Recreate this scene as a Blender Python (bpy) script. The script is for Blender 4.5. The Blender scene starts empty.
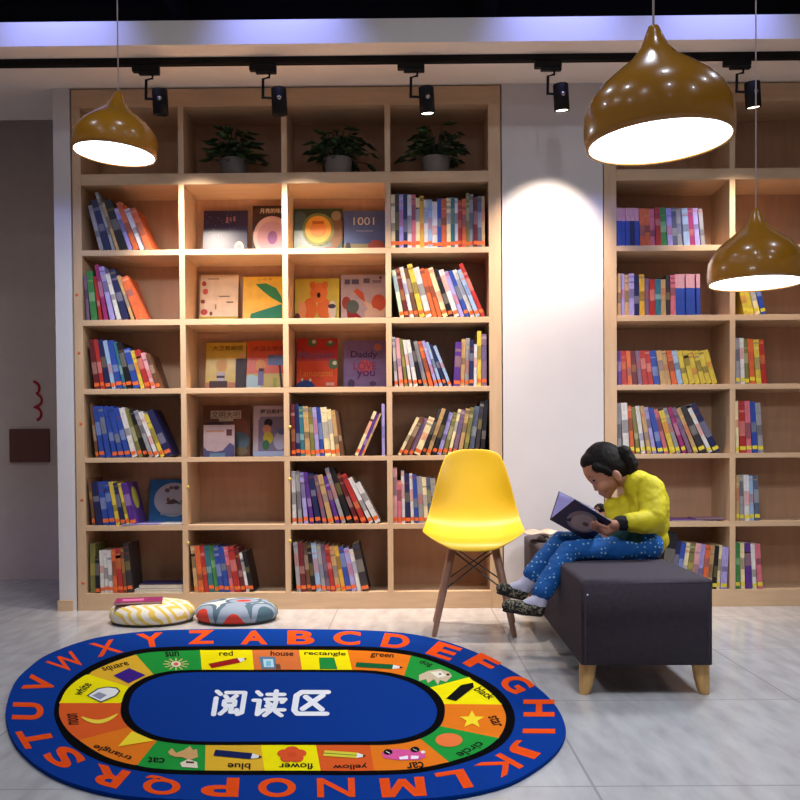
import bpy, bmesh, math, random
from mathutils import Vector, Matrix
random.seed(7)
S = bpy.context.scene
COL = S.collection
PI = math.pi
# ------------------------------------------------------------------ camera numbers
F, HC, PIT, ROL, YAW, CY = 950.0, 0.777, 0.0187, 0.0075, -0.006, 477.6

def ray(px, py):
    a, b = px - 400.0, py - CY
    c, s = math.cos(ROL), math.sin(ROL)
    u, w = c * a - s * b, s * a + c * b
    v = -w
    cp, sp = math.cos(PIT), math.sin(PIT)
    y, z = cp * F + sp * v, -sp * F + cp * v
    c, s = math.cos(YAW), math.sin(YAW)
    return Vector((c * u + s * y, -s * u + c * y, z))

def W(px, py, Y):            # sight line met with the plane y = Y
    r = ray(px, py)
    return r * (Y / r.y) + Vector((0, 0, HC))

def FL(px, py, z=0.0):       # sight line met with the floor
    r = ray(px, py)
    return r * ((z - HC) / r.z) + Vector((0, 0, HC))

# ------------------------------------------------------------------ materials
MATS = {}
def lin(c):
    def g(v):
        v /= 255.0
        return v / 12.92 if v <= 0.04045 else ((v + 0.055) / 1.055) ** 2.4
    return (g(c[0]), g(c[1]), g(c[2]), 1)

def mat(name, rgb, rough=0.6, metal=0.0, var=0.08, scale=14.0, coat=0.0, bump=0.0, bscale=200.0, stretch=None, spec=None):
    if name in MATS:
        return MATS[name]
    m = bpy.data.materials.new(name); m.use_nodes = True
    nt = m.node_tree; b = nt.nodes['Principled BSDF']
    b.inputs['Roughness'].default_value = rough
    b.inputs['Metallic'].default_value = metal
    b.inputs['Coat Weight'].default_value = coat
    b.inputs['Coat Roughness'].default_value = 0.05
    if spec is not None:
        b.inputs['Specular IOR Level'].default_value = spec
    tc = nt.nodes.new('ShaderNodeTexCoord')
    mp = nt.nodes.new('ShaderNodeMapping')
    nt.links.new(tc.outputs['Object'], mp.inputs['Vector'])
    if stretch: mp.inputs['Scale'].default_value = stretch
    n = nt.nodes.new('ShaderNodeTexNoise'); n.inputs['Scale'].default_value = scale; n.inputs['Detail'].default_value = 4
    nt.links.new(mp.outputs['Vector'], n.inputs['Vector'])
    r = nt.nodes.new('ShaderNodeValToRGB')
    l = lin(rgb)
    r.color_ramp.elements[0].position = 0.3; r.color_ramp.elements[1].position = 0.7
    r.color_ramp.elements[0].color = (l[0]*(1-var), l[1]*(1-var), l[2]*(1-var), 1)
    r.color_ramp.elements[1].color = (min(1, l[0]*(1+var)), min(1, l[1]*(1+var)), min(1, l[2]*(1+var)), 1)
    nt.links.new(n.outputs['Fac'], r.inputs['Fac'])
    nt.links.new(r.outputs['Color'], b.inputs['Base Color'])
    if bump:
        n2 = nt.nodes.new('ShaderNodeTexNoise'); n2.inputs['Scale'].default_value = bscale; n2.inputs['Detail'].default_value = 3
        nt.links.new(tc.outputs['Object'], n2.inputs['Vector'])
        bp = nt.nodes.new('ShaderNodeBump'); bp.inputs['Strength'].default_value = bump; bp.inputs['Distance'].default_value = 0.004
        nt.links.new(n2.outputs['Fac'], bp.inputs['Height']); nt.links.new(bp.outputs['Normal'], b.inputs['Normal'])
    MATS[name] = m
    return m

def emit(name, rgb, strength):
    m = bpy.data.materials.new(name); m.use_nodes = True
    nt = m.node_tree; b = nt.nodes['Principled BSDF']
    b.inputs['Base Color'].default_value = lin(rgb)
    b.inputs['Emission Color'].default_value = lin(rgb)
    b.inputs['Emission Strength'].default_value = strength
    MATS[name] = m
    return m

def pattern(name, rough, build):
    m = bpy.data.materials.new(name); m.use_nodes = True
    nt = m.node_tree; b = nt.nodes['Principled BSDF']; b.inputs['Roughness'].default_value = rough
    tc = nt.nodes.new('ShaderNodeTexCoord')
    nt.links.new(build(nt, tc), b.inputs['Base Color'])
    MATS[name] = m
    return m

def node(nt, kind, **kw):
    n = nt.nodes.new(kind)
    for k, v in kw.items(): setattr(n, k, v)
    return n

def ramp(nt, fac, stops, interp='CONSTANT'):
    r = nt.nodes.new('ShaderNodeValToRGB'); cr = r.color_ramp; cr.interpolation = interp
    while len(cr.elements) < len(stops): cr.elements.new(0.5)
    for e, (p, c) in zip(cr.elements, stops):
        e.position = p; e.color = lin(c)
    nt.links.new(fac, r.inputs['Fac'])
    return r.outputs['Color']

WOOD = mat('maple_board', (206, 172, 136), 0.42, var=0.07, scale=5, stretch=(1.2, 6, 9))
WOODV = mat('maple_upright', (206, 172, 136), 0.42, var=0.07, scale=5, stretch=(9, 6, 1.2))
BACKW = mat('maple_back', (192, 150, 118), 0.5, var=0.08, scale=4, stretch=(7, 1, 1))
PLASTER = mat('plaster', (214, 208, 208), 0.85, var=0.02, scale=6, bump=0.1, bscale=90)
SOFFITM = mat('soffit_paint', (236, 226, 218), 0.85, var=0.02, scale=5)
BLACKM = mat('black_ceiling', (12, 10, 18), 0.85, var=0.2)
TRACKM = mat('dark_metal', (14, 11, 11), 0.6, var=0.1, spec=.25)
OAKLEG = mat('pale_oak', (205, 160, 95), 0.45, var=0.15, scale=10, stretch=(9, 9, 1.5))
DOWEL = mat('beech_dowel', (150, 112, 92), 0.45, var=0.12, scale=10, stretch=(9, 9, 1.5))
WIRE = mat('black_wire', (28, 18, 16), 0.4, var=0.1)
YPLAST = mat('yellow_plastic', (224, 180, 6), 0.4, var=0.02)
BENCHM = mat('charcoal_fabric', (62, 53, 63), 0.95, var=0.14, scale=60, bump=0.25, bscale=700)
LAMPM = mat('ochre_lacquer', (184, 124, 30), 0.25, var=0.05, coat=0.4)
PAGES = mat('paper_edge', (226, 214, 190), 0.85, var=0.05, scale=60)
RUBBER = mat('dark_rubber', (25, 22, 24), 0.8)
POTM = mat('grey_pot', (120, 112, 106), 0.6)
LEAFM = mat('dark_leaf', (42, 66, 28), 0.5, var=0.5, scale=9)
SKIN = mat('skin', (172, 116, 92), 0.55, var=0.05)
HAIRM = mat('black_hair', (24, 16, 14), 0.7, var=0.4, scale=40, stretch=(1, 4, 1), spec=.2)
JACKET = mat('yellow_jacket', (206, 188, 14), 0.7, var=0.05, scale=30)
CUFFM = mat('black_knit', (16, 13, 16), 0.9)
SHIRTM = mat('dark_green_knit', (14, 62, 62), 0.9)
SOCKM = mat('white_sock', (200, 196, 218), 0.9)
EYEM = mat('eye_dark', (24, 14, 12), 0.3)
LIPM = mat('lip', (158, 92, 80), 0.5)

def _tile(nt, tc):
    mp = node(nt, 'ShaderNodeMapping'); mp.inputs['Location'].default_value = (0.36, 0.16, 0)
    nt.links.new(tc.outputs['Object'], mp.inputs['Vector'])
    br = node(nt, 'ShaderNodeTexBrick', offset=0.0)
    br.inputs['Scale'].default_value = 1.0; br.inputs['Brick Width'].default_value = 0.8; br.inputs['Row Height'].default_value = 0.8
    br.inputs['Mortar Size'].default_value = 0.0035; br.inputs['Mortar Smooth'].default_value = 0.1
    br.inputs['Mortar'].default_value = lin((162, 158, 160))
    nt.links.new(mp.outputs['Vector'], br.inputs['Vector'])
    mp2 = node(nt, 'ShaderNodeMapping'); mp2.inputs['Scale'].default_value = (5, 1.2, 1)
    nt.links.new(tc.outputs['Object'], mp2.inputs['Vector'])
    no = node(nt, 'ShaderNodeTexNoise'); no.inputs['Scale'].default_value = 3.5; no.inputs['Detail'].default_value = 7
    nt.links.new(mp2.outputs['Vector'], no.inputs['Vector'])
    c = ramp(nt, no.outputs['Fac'], [(0.3, (176, 172, 174)), (0.5, (190, 187, 188)), (0.7, (202, 199, 199))], 'LINEAR')
    nt.links.new(c, br.inputs['Color1']); nt.links.new(c, br.inputs['Color2'])
    return br.outputs['Color']
TILE = pattern('glazed_tile', 0.18, _tile)

def _dots(nt, tc):
    v = node(nt, 'ShaderNodeTexVoronoi'); v.inputs['Scale'].default_value = 58; v.inputs['Randomness'].default_value = 0.35
    nt.links.new(tc.outputs['Object'], v.inputs['Vector'])
    return ramp(nt, v.outputs['Distance'], [(0.0, (140, 184, 208)), (0.24, (0, 84, 158))])
DOTS = pattern('dotted_blue_cotton', 0.8, _dots)

def _camo(nt, tc):
    n = node(nt, 'ShaderNodeTexNoise'); n.inputs['Scale'].default_value = 75
    nt.links.new(tc.outputs['Object'], n.inputs['Vector'])
    return ramp(nt, n.outputs['Fac'], [(0, (28, 26, 26)), (0.46, (66, 66, 48)), (0.54, (150, 140, 120)), (0.62, (40, 36, 34))])
CAMO = pattern('mottled_canvas', 0.8, _camo)

def _chev(nt, tc):
    sx = node(nt, 'ShaderNodeSeparateXYZ'); nt.links.new(tc.outputs['Object'], sx.inputs[0])
    pp = node(nt, 'ShaderNodeMath', operation='PINGPONG'); pp.inputs[1].default_value = 0.045
    nt.links.new(sx.outputs['Y'], pp.inputs[0])
    m1 = node(nt, 'ShaderNodeMath', operation='MULTIPLY_ADD'); m1.inputs[1].default_value = 0.9
    nt.links.new(pp.outputs[0], m1.inputs[0]); nt.links.new(sx.outputs['X'], m1.inputs[2])
    ad = node(nt, 'ShaderNodeMath', operation='MULTIPLY_ADD'); ad.inputs[1].default_value = 0.8
    nt.links.new(sx.outputs['Z'], ad.inputs[0]); nt.links.new(m1.outputs[0], ad.inputs[2])
    p2 = node(nt, 'ShaderNodeMath', operation='PINGPONG'); p2.inputs[1].default_value = 0.027
    nt.links.new(ad.outputs[0], p2.inputs[0])
    m2 = node(nt, 'ShaderNodeMath', operation='MULTIPLY'); m2.inputs[1].default_value = 37
    nt.links.new(p2.outputs[0], m2.inputs[0])
    return ramp(nt, m2.outputs[0], [(0, (222, 190, 84)), (0.42, (226, 220, 210))])
CHEV = pattern('yellow_zigzag_cotton', 0.85, _chev)

def _circ(nt, tc):
    v = node(nt, 'ShaderNodeTexVoronoi'); v.inputs['Scale'].default_value = 6.5; v.inputs['Randomness'].default_value = 0.35
    nt.links.new(tc.outputs['Object'], v.inputs['Vector'])
    inner = ramp(nt, v.outputs['Color'], [(0, (196, 52, 40)), (0.35, (64, 96, 112)), (0.6, (232, 96, 84)), (0.8, (130, 120, 60))])
    r2 = node(nt, 'ShaderNodeValToRGB'); r2.color_ramp.interpolation = 'CONSTANT'
    r2.color_ramp.elements[0].color = (0, 0, 0, 1); r2.color_ramp.elements[1].position = 0.38; r2.color_ramp.elements[1].color = (1, 1, 1, 1)
    nt.links.new(v.outputs['Distance'], r2.inputs['Fac'])
    outer = ramp(nt, v.outputs['Distance'], [(0, (138, 152, 172)), (0.55, (72, 98, 116)), (0.66, (200, 204, 204))])
    mx = node(nt, 'ShaderNodeMixRGB'); nt.links.new(r2.outputs['Color'], mx.inputs['Fac'])
    nt.links.new(inner, mx.inputs['Color1']); nt.links.new(outer, mx.inputs['Color2'])
    return mx.outputs['Color']
CIRC = pattern('circle_print_cotton', 0.85, _circ)

PAL = {'nv': ('navy', (32, 34, 76)), 'bl': ('blue', (44, 70, 150)), 'lb': ('pale blue', (146, 170, 200)), 'wh': ('white', (208, 202, 198)),
       'cr': ('cream', (228, 208, 160)), 'gy': ('grey', (146, 142, 144)), 'dk': ('dark grey', (52, 46, 48)), 'bk': ('black', (24, 20, 24)),
       'rd': ('red', (168, 44, 40)), 'dr': ('maroon', (98, 30, 34)), 'or': ('orange', (204, 96, 52)), 'ro': ('rose', (200, 104, 116)),
       'pk': ('pink', (204, 148, 152)), 'mg': ('magenta', (150, 44, 100)), 'pu': ('purple', (84, 44, 128)), 'lv': ('lavender', (158, 146, 200)),
       'mv': ('mauve', (122, 92, 116)), 'tn': ('tan', (184, 146, 98)), 'br': ('brown', (104, 68, 46)), 'ye': ('yellow', (204, 178, 64)),
       'gd': ('gold', (204, 156, 52)), 'ol': ('olive', (116, 112, 58)), 'gn': ('green', (62, 128, 66)), 'te': ('teal', (48, 104, 116)),
       'sl': ('slate', (84, 92, 112)), 'lg': ('light green', (178, 200, 168)), 'ort': ('orange label', (226, 104, 48)), 'yet': ('yellow label', (222, 202, 60))}
def pm(code):
    return mat('cover_' + PAL[code][0].replace(' ', '_'), PAL[code][1], 0.4, var=0.22, scale=55, stretch=(1, 1, 0.35))
def flat(rgb, rough=0.5):
    return mat('ink_%02x%02x%02x_%d' % (*rgb, rough*10), rgb, rough, var=0.03, spec=.08 if rough > .8 else .4)

# ------------------------------------------------------------------ mesh building
class MB:
    def __init__(self): self.v, self.f, self.m, self.mats, self.sm = [], [], [], [], []
    def mi(self, m):
        if m not in self.mats: self.mats.append(m)
        return self.mats.index(m)
    def add(self, vs, fs, m, M=None, smooth=False):
        o = len(self.v)
        for p in vs:
            p = Vector(p)
            self.v.append(M @ p if M else p)
        k = self.mi(m)
        for f in fs:
            self.f.append([i + o for i in f]); self.m.append(k); self.sm.append(smooth)
        return self
    def box(self, x0, x1, y0, y1, z0, z1, m, M=None):
        vs = [(x, y, z) for z in (z0, z1) for y in (y0, y1) for x in (x0, x1)]
        return self.add(vs, [(0, 2, 3, 1), (4, 5, 7, 6), (0, 1, 5, 4), (2, 6, 7, 3), (0, 4, 6, 2), (1, 3, 7, 5)], m, M)
    def poly(self, pts, m, M=None):
        return self.add(pts, [tuple(range(len(pts)))], m, M)
    def rings(self, rings, m, caps=True, smooth=True, closed=True):
        n = len(rings[0]); vs = [p for r in rings for p in r]; fs = []
        for i in range(len(rings) - 1):
            for j in range(n if closed else n - 1):
                k = (j + 1) % n
                fs.append((i*n + j, i*n + k, (i+1)*n + k, (i+1)*n + j))
        self.add(vs, fs, m, None, smooth)
        if caps:
            self.add(rings[0], [tuple(reversed(range(n)))], m); self.add(rings[-1], [tuple(range(n))], m)
        return self
    def tube(self, pts, rad, m, n=12, smooth=True):
        pts = [Vector(p) for p in pts]
        if not hasattr(rad, '__len__'): rad = [rad] * len(pts)
        rs = []
        for i, p in enumerate(pts):
            d = (pts[min(i+1, len(pts)-1)] - pts[max(i-1, 0)]).normalized()
            a = d.cross(Vector((0, 0, 1)) if abs(d.z) < 0.9 else Vector((0, 1, 0))).normalized(); b = d.cross(a)
            rs.append([p + (a * math.cos(t) + b * math.sin(t)) * rad[i] for t in [2*PI*k/n for k in range(n)]])
        return self.rings(rs, m, True, smooth)
    def lathe(self, prof, m, n=40, M=None, caps=False):
        rs = []
        for r, z in prof:
            ring = [Vector((r*math.cos(2*PI*k/n), r*math.sin(2*PI*k/n), z)) for k in range(n)]
            rs.append([M @ p for p in ring] if M else ring)
        return self.rings(rs, m, caps, True)
    def build(self, name, parent=None, loc=None, bevel=0, solid=0, sub=0):
        me = bpy.data.meshes.new(name)
        me.from_pydata([tuple(p) for p in self.v], [], self.f)
        for m in self.mats: me.materials.append(m)
        me.polygons.foreach_set('material_index', self.m)
        me.polygons.foreach_set('use_smooth', self.sm)
        me.update()
        o = bpy.data.objects.new(name, me); COL.objects.link(o)
        if loc: o.location = loc
        if parent: o.parent = parent
        if solid:
            s = o.modifiers.new('thick', 'SOLIDIFY'); s.thickness = solid; s.offset = 0
        if sub:
            s = o.modifiers.new('sub', 'SUBSURF'); s.levels = s.render_levels = sub
        if bevel:
            b = o.modifiers.new('bev', 'BEVEL'); b.width = bevel; b.segments = 2; b.limit_method = 'ANGLE'
        return o

def recalc(o):
    bm = bmesh.new(); bm.from_mesh(o.data); bmesh.ops.recalc_face_normals(bm, faces=bm.faces); bm.to_mesh(o.data); bm.free()

def tag(o, label, cat, group=None):
    o['label'] = label; o['category'] = cat
    if group: o['group'] = group
    return o
def empty(name, loc, label, cat, group=None, rz=0):
    o = bpy.data.objects.new(name, None); COL.objects.link(o); o.location = loc; o.rotation_euler = (0, 0, rz); o.empty_display_size = 0.1
    return tag(o, label, cat, group)
def struct(o):
    o['kind'] = 'structure'; return o
def boxo(name, x0, x1, y0, y1, z0, z1, m, parent=None, bevel=0):
    return MB().box(x0, x1, y0, y1, z0, z1, m).build(name, parent, bevel=bevel)
def unpar(o, p):               # keep world coordinates of a mesh built in world space
    o.parent = p; o.matrix_parent_inverse = Matrix.LocRotScale(p.location, p.rotation_euler, None).inverted(); return o
def copy_tree(o, parent=None):
    c = o.copy(); COL.objects.link(c)
    if parent: c.parent = parent; c.matrix_parent_inverse = o.matrix_parent_inverse.copy()
    for ch in [x for x in S.objects if x.parent == o]: copy_tree(ch, c)
    return c

def text2d(s, size=1.0, bold=0.0, space=1.0, shear=0.0):   # glyph outlines as filled flat polygons
    cu = bpy.data.curves.new('glyphs', 'FONT'); cu.body = s; cu.size = size; cu.offset = bold; cu.align_x = 'CENTER'
    cu.space_character = space; cu.shear = shear; cu.resolution_u = 5; cu.fill_mode = 'FRONT'
    ob = bpy.data.objects.new('glyphs', cu); COL.objects.link(ob)
    bpy.context.view_layer.update()
    dg = bpy.context.evaluated_depsgraph_get(); me = ob.evaluated_get(dg).to_mesh()
    vs = [(v.co.x, v.co.y) for v in me.vertices]; fs = [tuple(p.vertices) for p in me.polygons]
    ob.evaluated_get(dg).to_mesh_clear(); bpy.data.objects.remove(ob); bpy.data.curves.remove(cu)
    if vs:
        x0 = min(v[0] for v in vs); x1 = max(v[0] for v in vs); y0 = min(v[1] for v in vs); y1 = max(v[1] for v in vs)
        vs = [(x - (x0+x1)/2, y - (y0+y1)/2) for x, y in vs]
        return vs, fs, x1-x0, y1-y0
    return vs, fs, 1, 1

# ------------------------------------------------------------------ the room
YB = 4.95
struct(boxo('floor', -5, 5, -2.5, 7.0, -0.05, 0, TILE))
struct(boxo('wall_back', -1.82, 5, 5.275, 5.4, 0, 2.715, PLASTER))
struct(boxo('trim_2', -5, 5, 5.275, 5.4, 2.83, 3.3, BLACKM))
XL = W(57, 400, YB).x
struct(boxo('wall_left', XL, -1.728, YB - 0.004, 5.275, 0, 2.715, PLASTER))
struct(boxo('wall_centre', 0.5095, 1.0305, YB - 0.004, 5.275, 0, 2.715, PLASTER))
struct(boxo('baseboard_left', XL - 0.006, -1.742, YB - 0.018, YB - 0.0045, 0, 0.056, WOOD))
struct(boxo('wall_rear', -5, -1.83, 6.3, 6.42, 0, 3.3, mat('far_plaster', (226, 206, 196), 0.9, var=0.03)))
struct(boxo('trim_1', -5, 5, 4.45, 5.4, 2.715, 2.827, SOFFITM))
struct(boxo('ceiling', -5, 5, -2.5, 6.42, 3.3, 3.4, BLACKM))
for x, y, r in ((-1.2, 4.0, 0.05), (0.45, 4.2, 0.06)):
    p = MB().tube([(x, -2, 3.2), (x, 6.2, 3.2)], r, BLACKM).build('ceiling_pipe')
    tag(p, 'dark pipe running under the black ceiling ' + ('on the left' if x < 0 else 'near the middle'), 'pipe')
# notice strip on the far wall
nb = empty('notice_panel', (-2.35, 6.28, 1.0), 'brown panel with red brush marks on the far wall at the left edge', 'panel')
unpar(boxo('board', -2.62, -2.36, 6.272, 6.3, 0.78, 1.0, mat('panel_brown', (112, 66, 56), 0.6)), nb)
mk = MB()
for cx, cz, r, a0, a1 in ((-2.46, 1.1, .045, -1.2, 1.6), (-2.45, 1.19, .04, -1.5, 1.2), (-2.47, 1.27, .045, -1.0, 1.4)):
    pts = [(cx + r*math.cos(a0+(a1-a0)*k/8), 6.295, cz + r*math.sin(a0+(a1-a0)*k/8)) for k in range(9)]
    mk.tube(pts, 0.009, flat((196, 30, 50)), 6)
unpar(mk.build('red_mark'), nb)

# ------------------------------------------------------------------ bookcases
ZS = [(2.214, 2.271), (1.849, 1.878), (1.487, 1.517), (1.131, 1.158), (0.774, 0.799), (0.417, 0.445), (0.0, 0.089)]
TOPZ0, TOPZ1 = 2.615, 2.708
def bookcase(x0, x1, fl, fr, ncol, label):
    root = empty('bookcase', ((x0+x1)/2, 5.1, 0), label, 'bookcase')
    d0, d1 = YB, 5.25
    P = lambda *a, **k: unpar(boxo(*a, **k), root)
    P('side_panel', x0, x0+fl, d0, d1, 0, TOPZ0, WOODV, bevel=.0015); P('side_panel', x1-fr, x1, d0, d1, 0, TOPZ0, WOODV, bevel=.0015)
    P('top_panel', x0, x1, d0, d1, TOPZ0, TOPZ1, WOOD, bevel=.0015)
    P('back_panel', x0, x1, d1, d1+.012, 0, TOPZ1, BACKW)
    for i, (a, b) in enumerate(ZS):
        P('plinth' if i == 6 else 'shelf_board', x0+fl, x1-fr, d0+.0005, d1, a, b, WOOD, bevel=.0012)
    w = (x1-fr-x0-fl - .029*(ncol-1)) / ncol
    cells = []
    for c in range(ncol):
        a = x0 + fl + c*(w+.029); cells.append((a, a+w))
        if c:
            for i in range(7):
                zt = TOPZ0 if i == 0 else ZS[i-1][0]
                P('divider', a-.029, a, d0, d1, ZS[i][1], zt, WOODV, bevel=.0012)
    return root, cells
BL, LC = bookcase(-1.7205, 0.5035, 0.045, 0.064, 4, 'tall maple bookcase of four columns on the left, behind the yellow chair')
BR, RC = bookcase(1.0365, 2.37, 0.065, 0.07, 2, 'tall maple bookcase on the right, behind the reading child')
for px, py, c in ((188, 487, 'ye'), (188, 543, 'ye'), (290, 427, 'ye'), (290, 479, 'ye'), (290, 541, 'ye'), (81, 424, 'or'), (82, 500, 'or'), (79, 353, 'or'), (77, 295, 'or'), (83, 583, 'or')):
    p = W(px, py, YB)
    s = MB().lathe([(0.0005, .0035), (.006, .003), (.0085, 0)], pm(c), 12, Matrix.Translation(p) @ Matrix.Rotation(PI/2, 4, 'X'), True).build('sticker')
    unpar(s, BL)

# ------------------------------------------------------------------ books
U = 1/192.0
ORD = ['first', 'second', 'third', 'fourth', 'fifth', 'sixth', 'seventh', 'eighth', 'ninth', 'tenth', 'eleventh', 'twelfth', '13th', '14th', '15th',
       '16th', '17th', '18th', '19th', '20th', '21st', '22nd', '23rd', '24th', '25th', '26th', '27th', '28th', '29th', '30th', '31st', '32nd']
ROWN = {2: 'second', 3: 'third', 4: 'fourth', 5: 'fifth', 6: 'sixth', 7: 'bottom'}
NB = [0]
def spine_book(w, h, d, code, sticker, mirror, top=None):
    b = MB(); c = pm(code); x0, x1 = (-w, 0) if mirror else (0, w); t = min(.0018, w*.2)
    b.box(x0, x0+t, 0, d, 0, h, c); b.box(x1-t, x1, 0, d, 0, h, c); b.box(x0+t, x1-t, 0, t, 0, h, c)
    b.box(x0+t, x1-t, t, d-.004, .003, h-.003, PAGES)
    e = -.0004
    q = lambda z0, z1, m: b.poly([(x0+.0002, e, z0), (x1-.0002, e, z0), (x1-.0002, e, z1), (x0+.0002, e, z1)], m)
    if sticker: q(h*.05+(zo := random.uniform(-.004, .006)), h*.05+.019+zo, pm(sticker + 't'))
    if top: q(h*.66, h, pm(top))
    else:
        base = PAL[code][1]
        def tint(k, f):
            return mat('title_%s_%d' % (code, k), tuple(int(a + (b_ - a)*f) for a, b_ in zip(base, ((236, 226, 206), (24, 20, 30), (190, 60, 50), (220, 190, 80), (60, 70, 130))[k])), .45, var=.2, scale=70, stretch=(1, 1, .4))
        lum = sum(base)/765
        z0 = h*random.uniform(.25, .55); k = random.choice([0, 3, 0] if lum < .4 else [1, 2, 4, 1])
        q(z0, z0+h*random.uniform(.12, .34), tint(k, .34))
        for z_ in (.78, .9):
            if random.random() < .45: q(h*z_, h*(z_+random.uniform(.02, .07)), tint(random.choice([0, 1, 2, 3, 4]), .32))
    return b
def cell_books(side, col, row, x0, spec, a0, a1, lean='L', sticker=None, d=0.2, tops=None, start=0, off=0):
    cells = LC if side == 'L' else RC
    ca, cb = cells[col]; z = ZS[row-1][1]
    L = [s.split(':') for s in spec.split()]
    n = len(L)
    items = []
    for i, s in enumerate(L):
        t = i/max(1, n-1)
        ang = math.radians(a0+(a1-a0)*t)
        items.append([s[0], float(s[1])*U, float(s[2])*U, ang])
    seq = items if lean == 'L' else items[::-1]
    # packed in the direction the books lie against each other
    x = (W(x0, 400, YB).x - ca) if lean == 'L' else (cb - W(x0, 400, YB).x)
    x = max(x, 0.001)
    f = seq[0]; x = max(x, f[2]*math.sin(f[3]) + .001 + off)
    pos = [x]
    for i in range(1, n):
        p, q = seq[i-1], seq[i]
        zt = min(p[2]*math.cos(p[3]), q[2]*math.cos(q[3]))
        best = 0
        for zz in (p[1]*math.sin(p[3]), zt):
            tp = (zz - p[1]*math.sin(p[3]))/math.cos(p[3]); xr = pos[-1] + p[1]*math.cos(p[3]) - math.sin(p[3])*tp
            best = max(best, xr + math.tan(q[3])*zz)
        pos.append(max(best, pos[-1] + .001) + .0006)
    k = list(range(n)) if lean == 'L' else list(range(n))[::-1]
    coln = (['leftmost', 'second', 'third', 'rightmost'] if side == 'L' else ['first', 'second'])[col]
    case = 'left' if side == 'L' else 'right'
    end = pos[-1] + seq[-1][1]
    if end > cb - ca - .002: print('CELL OVERFULL', side, col, row, round((end-(cb-ca))/U, 1))
    for i in range(n):
        code, w, h, ang = seq[i]
        idx = start + k[i]
        b = spine_book(w, h, d, code, sticker if random.random() < .92 else None, lean != 'L', (tops or {}).get(code))
        X = ca + pos[i] if lean == 'L' else cb - pos[i]
        o = b.build('book', None, (X, YB + .008 + random.uniform(0, .012), z + .0004))
        o.rotation_euler = (0, -ang if lean == 'L' else ang, 0)
        nm = PAL[code][0]
        tag(o, '%s spined book, %s from left on %s shelf, %s column of %s bookcase' % (nm, ORD[idx], ROWN[row], coln, case), 'book',
            'books on the %s shelf, %s column of the %s bookcase' % (ROWN[row], coln, case))
        NB[0] += 1

# left bookcase, leftmost column
cell_books('L', 0, 2, 101, 'gy:4:46 nv:6:52 gy:3:60 tn:3:50 bk:7:52 lv:4:44 or:5:50 wh:5:44 or:6:44', 14, 22)
cell_books('L', 0, 3, 87, 'mv:3:45 gn:6:49 rd:3:44 mg:4:56 lv:5:54 wh:4:47 nv:6:52 tn:3:46 or:7:45', 3, 20)
cell_books('L', 0, 4, 94, 'dr:5:50 rd:4:50 nv:5:50 lb:4:49 bl:6:49 te:3:48 bk:5:47 bl:6:41 ye:4:39 rd:5:40 pk:4:37 br:4:36', 7, 18, sticker='or')
cell_books('L', 0, 5, 94, 'br:3:55 bl:5:52 bl:5:52 bl:5:52 bl:5:52 bl:5:51 wh:5:51 ol:4:50 bk:4:50 gy:4:49 wh:4:48 ye:4:46 nv:6:50', 6, 23, sticker='or')
cell_books('L', 0, 6, 90, 'br:3:48 nv:6:44 bl:6:44 bl:5:44 ye:4:44 nv:4:43 ye:3:43 pu:6:43', 5, 13, sticker='or')
cell_books('L', 0, 7, 87, 'ol:5:50 bk:4:37 wh:4:43 wh:4:43 wh:4:43 or:4:44 rd:5:45 br:3:46 dk:5:50', 0, 5, sticker='or')
# second column
cell_books('L', 1, 7, 192, 'tn:4:47 or:5:47 rd:4:47 te:5:47 gn:4:47 bl:5:47 bl:5:46 ro:4:46 rd:6:46 dr:4:45 wh:3:40 bk:4:41', 5, 11, sticker='or')
# third column
cell_books('L', 2, 5, 291, 'dr:4:52 nv:4:53 te:4:50 tn:5:50 ol:4:49 lv:4:49 bl:4:49 cr:6:49 cr:4:47 tn:4:46 br:3:45', 1, 7, sticker='or')
cell_books('L', 2, 5, 382, 'cr:3:48 pu:3:45 tn:2:46', 24, 24, lean='R', sticker='or', start=11, off=.026)
cell_books('L', 2, 5, 384.5, 'lv:3:52', 0, 0, lean='R', start=14)
cell_books('L', 2, 6, 291, 'wh:4:53 gy:4:53 lv:4:52 pu:4:52 nv:5:51 mv:4:50 tn:5:50 pu:4:49 gy:4:58 bk:5:58 dr:4:54 rd:5:53 wh:4:50 wh:5:45', 1, 27, sticker='or')
cell_books('L', 2, 7, 295, 'gy:4:50 dr:5:50 br:4:49 bk:4:49 lb:5:49 gy:4:48 mv:4:48 rd:4:47 tn:5:46 gd:4:46 bl:5:45 lv:5:44 wh:4:43 dk:7:49', 4, 12, sticker='or')
# rightmost column
cell_books('L', 3, 2, 391, 'cr:4:53 dk:4:54 lv:4:53 nv:4:54 wh:4:53 ro:4:53 cr:4:50 gd:4:52 wh:4:48 lb:4:48 wh:5:46 bl:4:49 or:5:49 cr:4:49 te:4:50 wh:3:49 rd:4:47 or:4:48 ol:3:54 gy:4:53 dr:4:50 sl:4:51 tn:3:51', 0, 0, sticker='or')
cell_books('L', 3, 3, 400, 'lg:4:48 dr:4:50 wh:4:51 br:4:50 ye:5:54 wh:6:51 or:4:50 or:4:50 cr:5:51 bk:4:50 wh:5:49 lv:4:48 bl:4:49 wh:4:50 lb:4:50 rd:4:57', 10, 23, sticker='or')
cell_books('L', 3, 4, 391, 'wh:3:50 pk:4:49 ol:3:48 wh:3:47 wh:4:47 bk:3:46 gy:4:46 or:4:46 lv:3:47 lb:3:46 nv:3:44 lb:3:43', 3, 21, sticker='or')
cell_books('L', 3, 4, 487, 'pu:6:44 tn:4:47 gy:4:48 nv:4:46 wh:3:42 ye:4:55 mv:5:52', 3, 0, lean='R', sticker='or', start=12)
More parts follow.
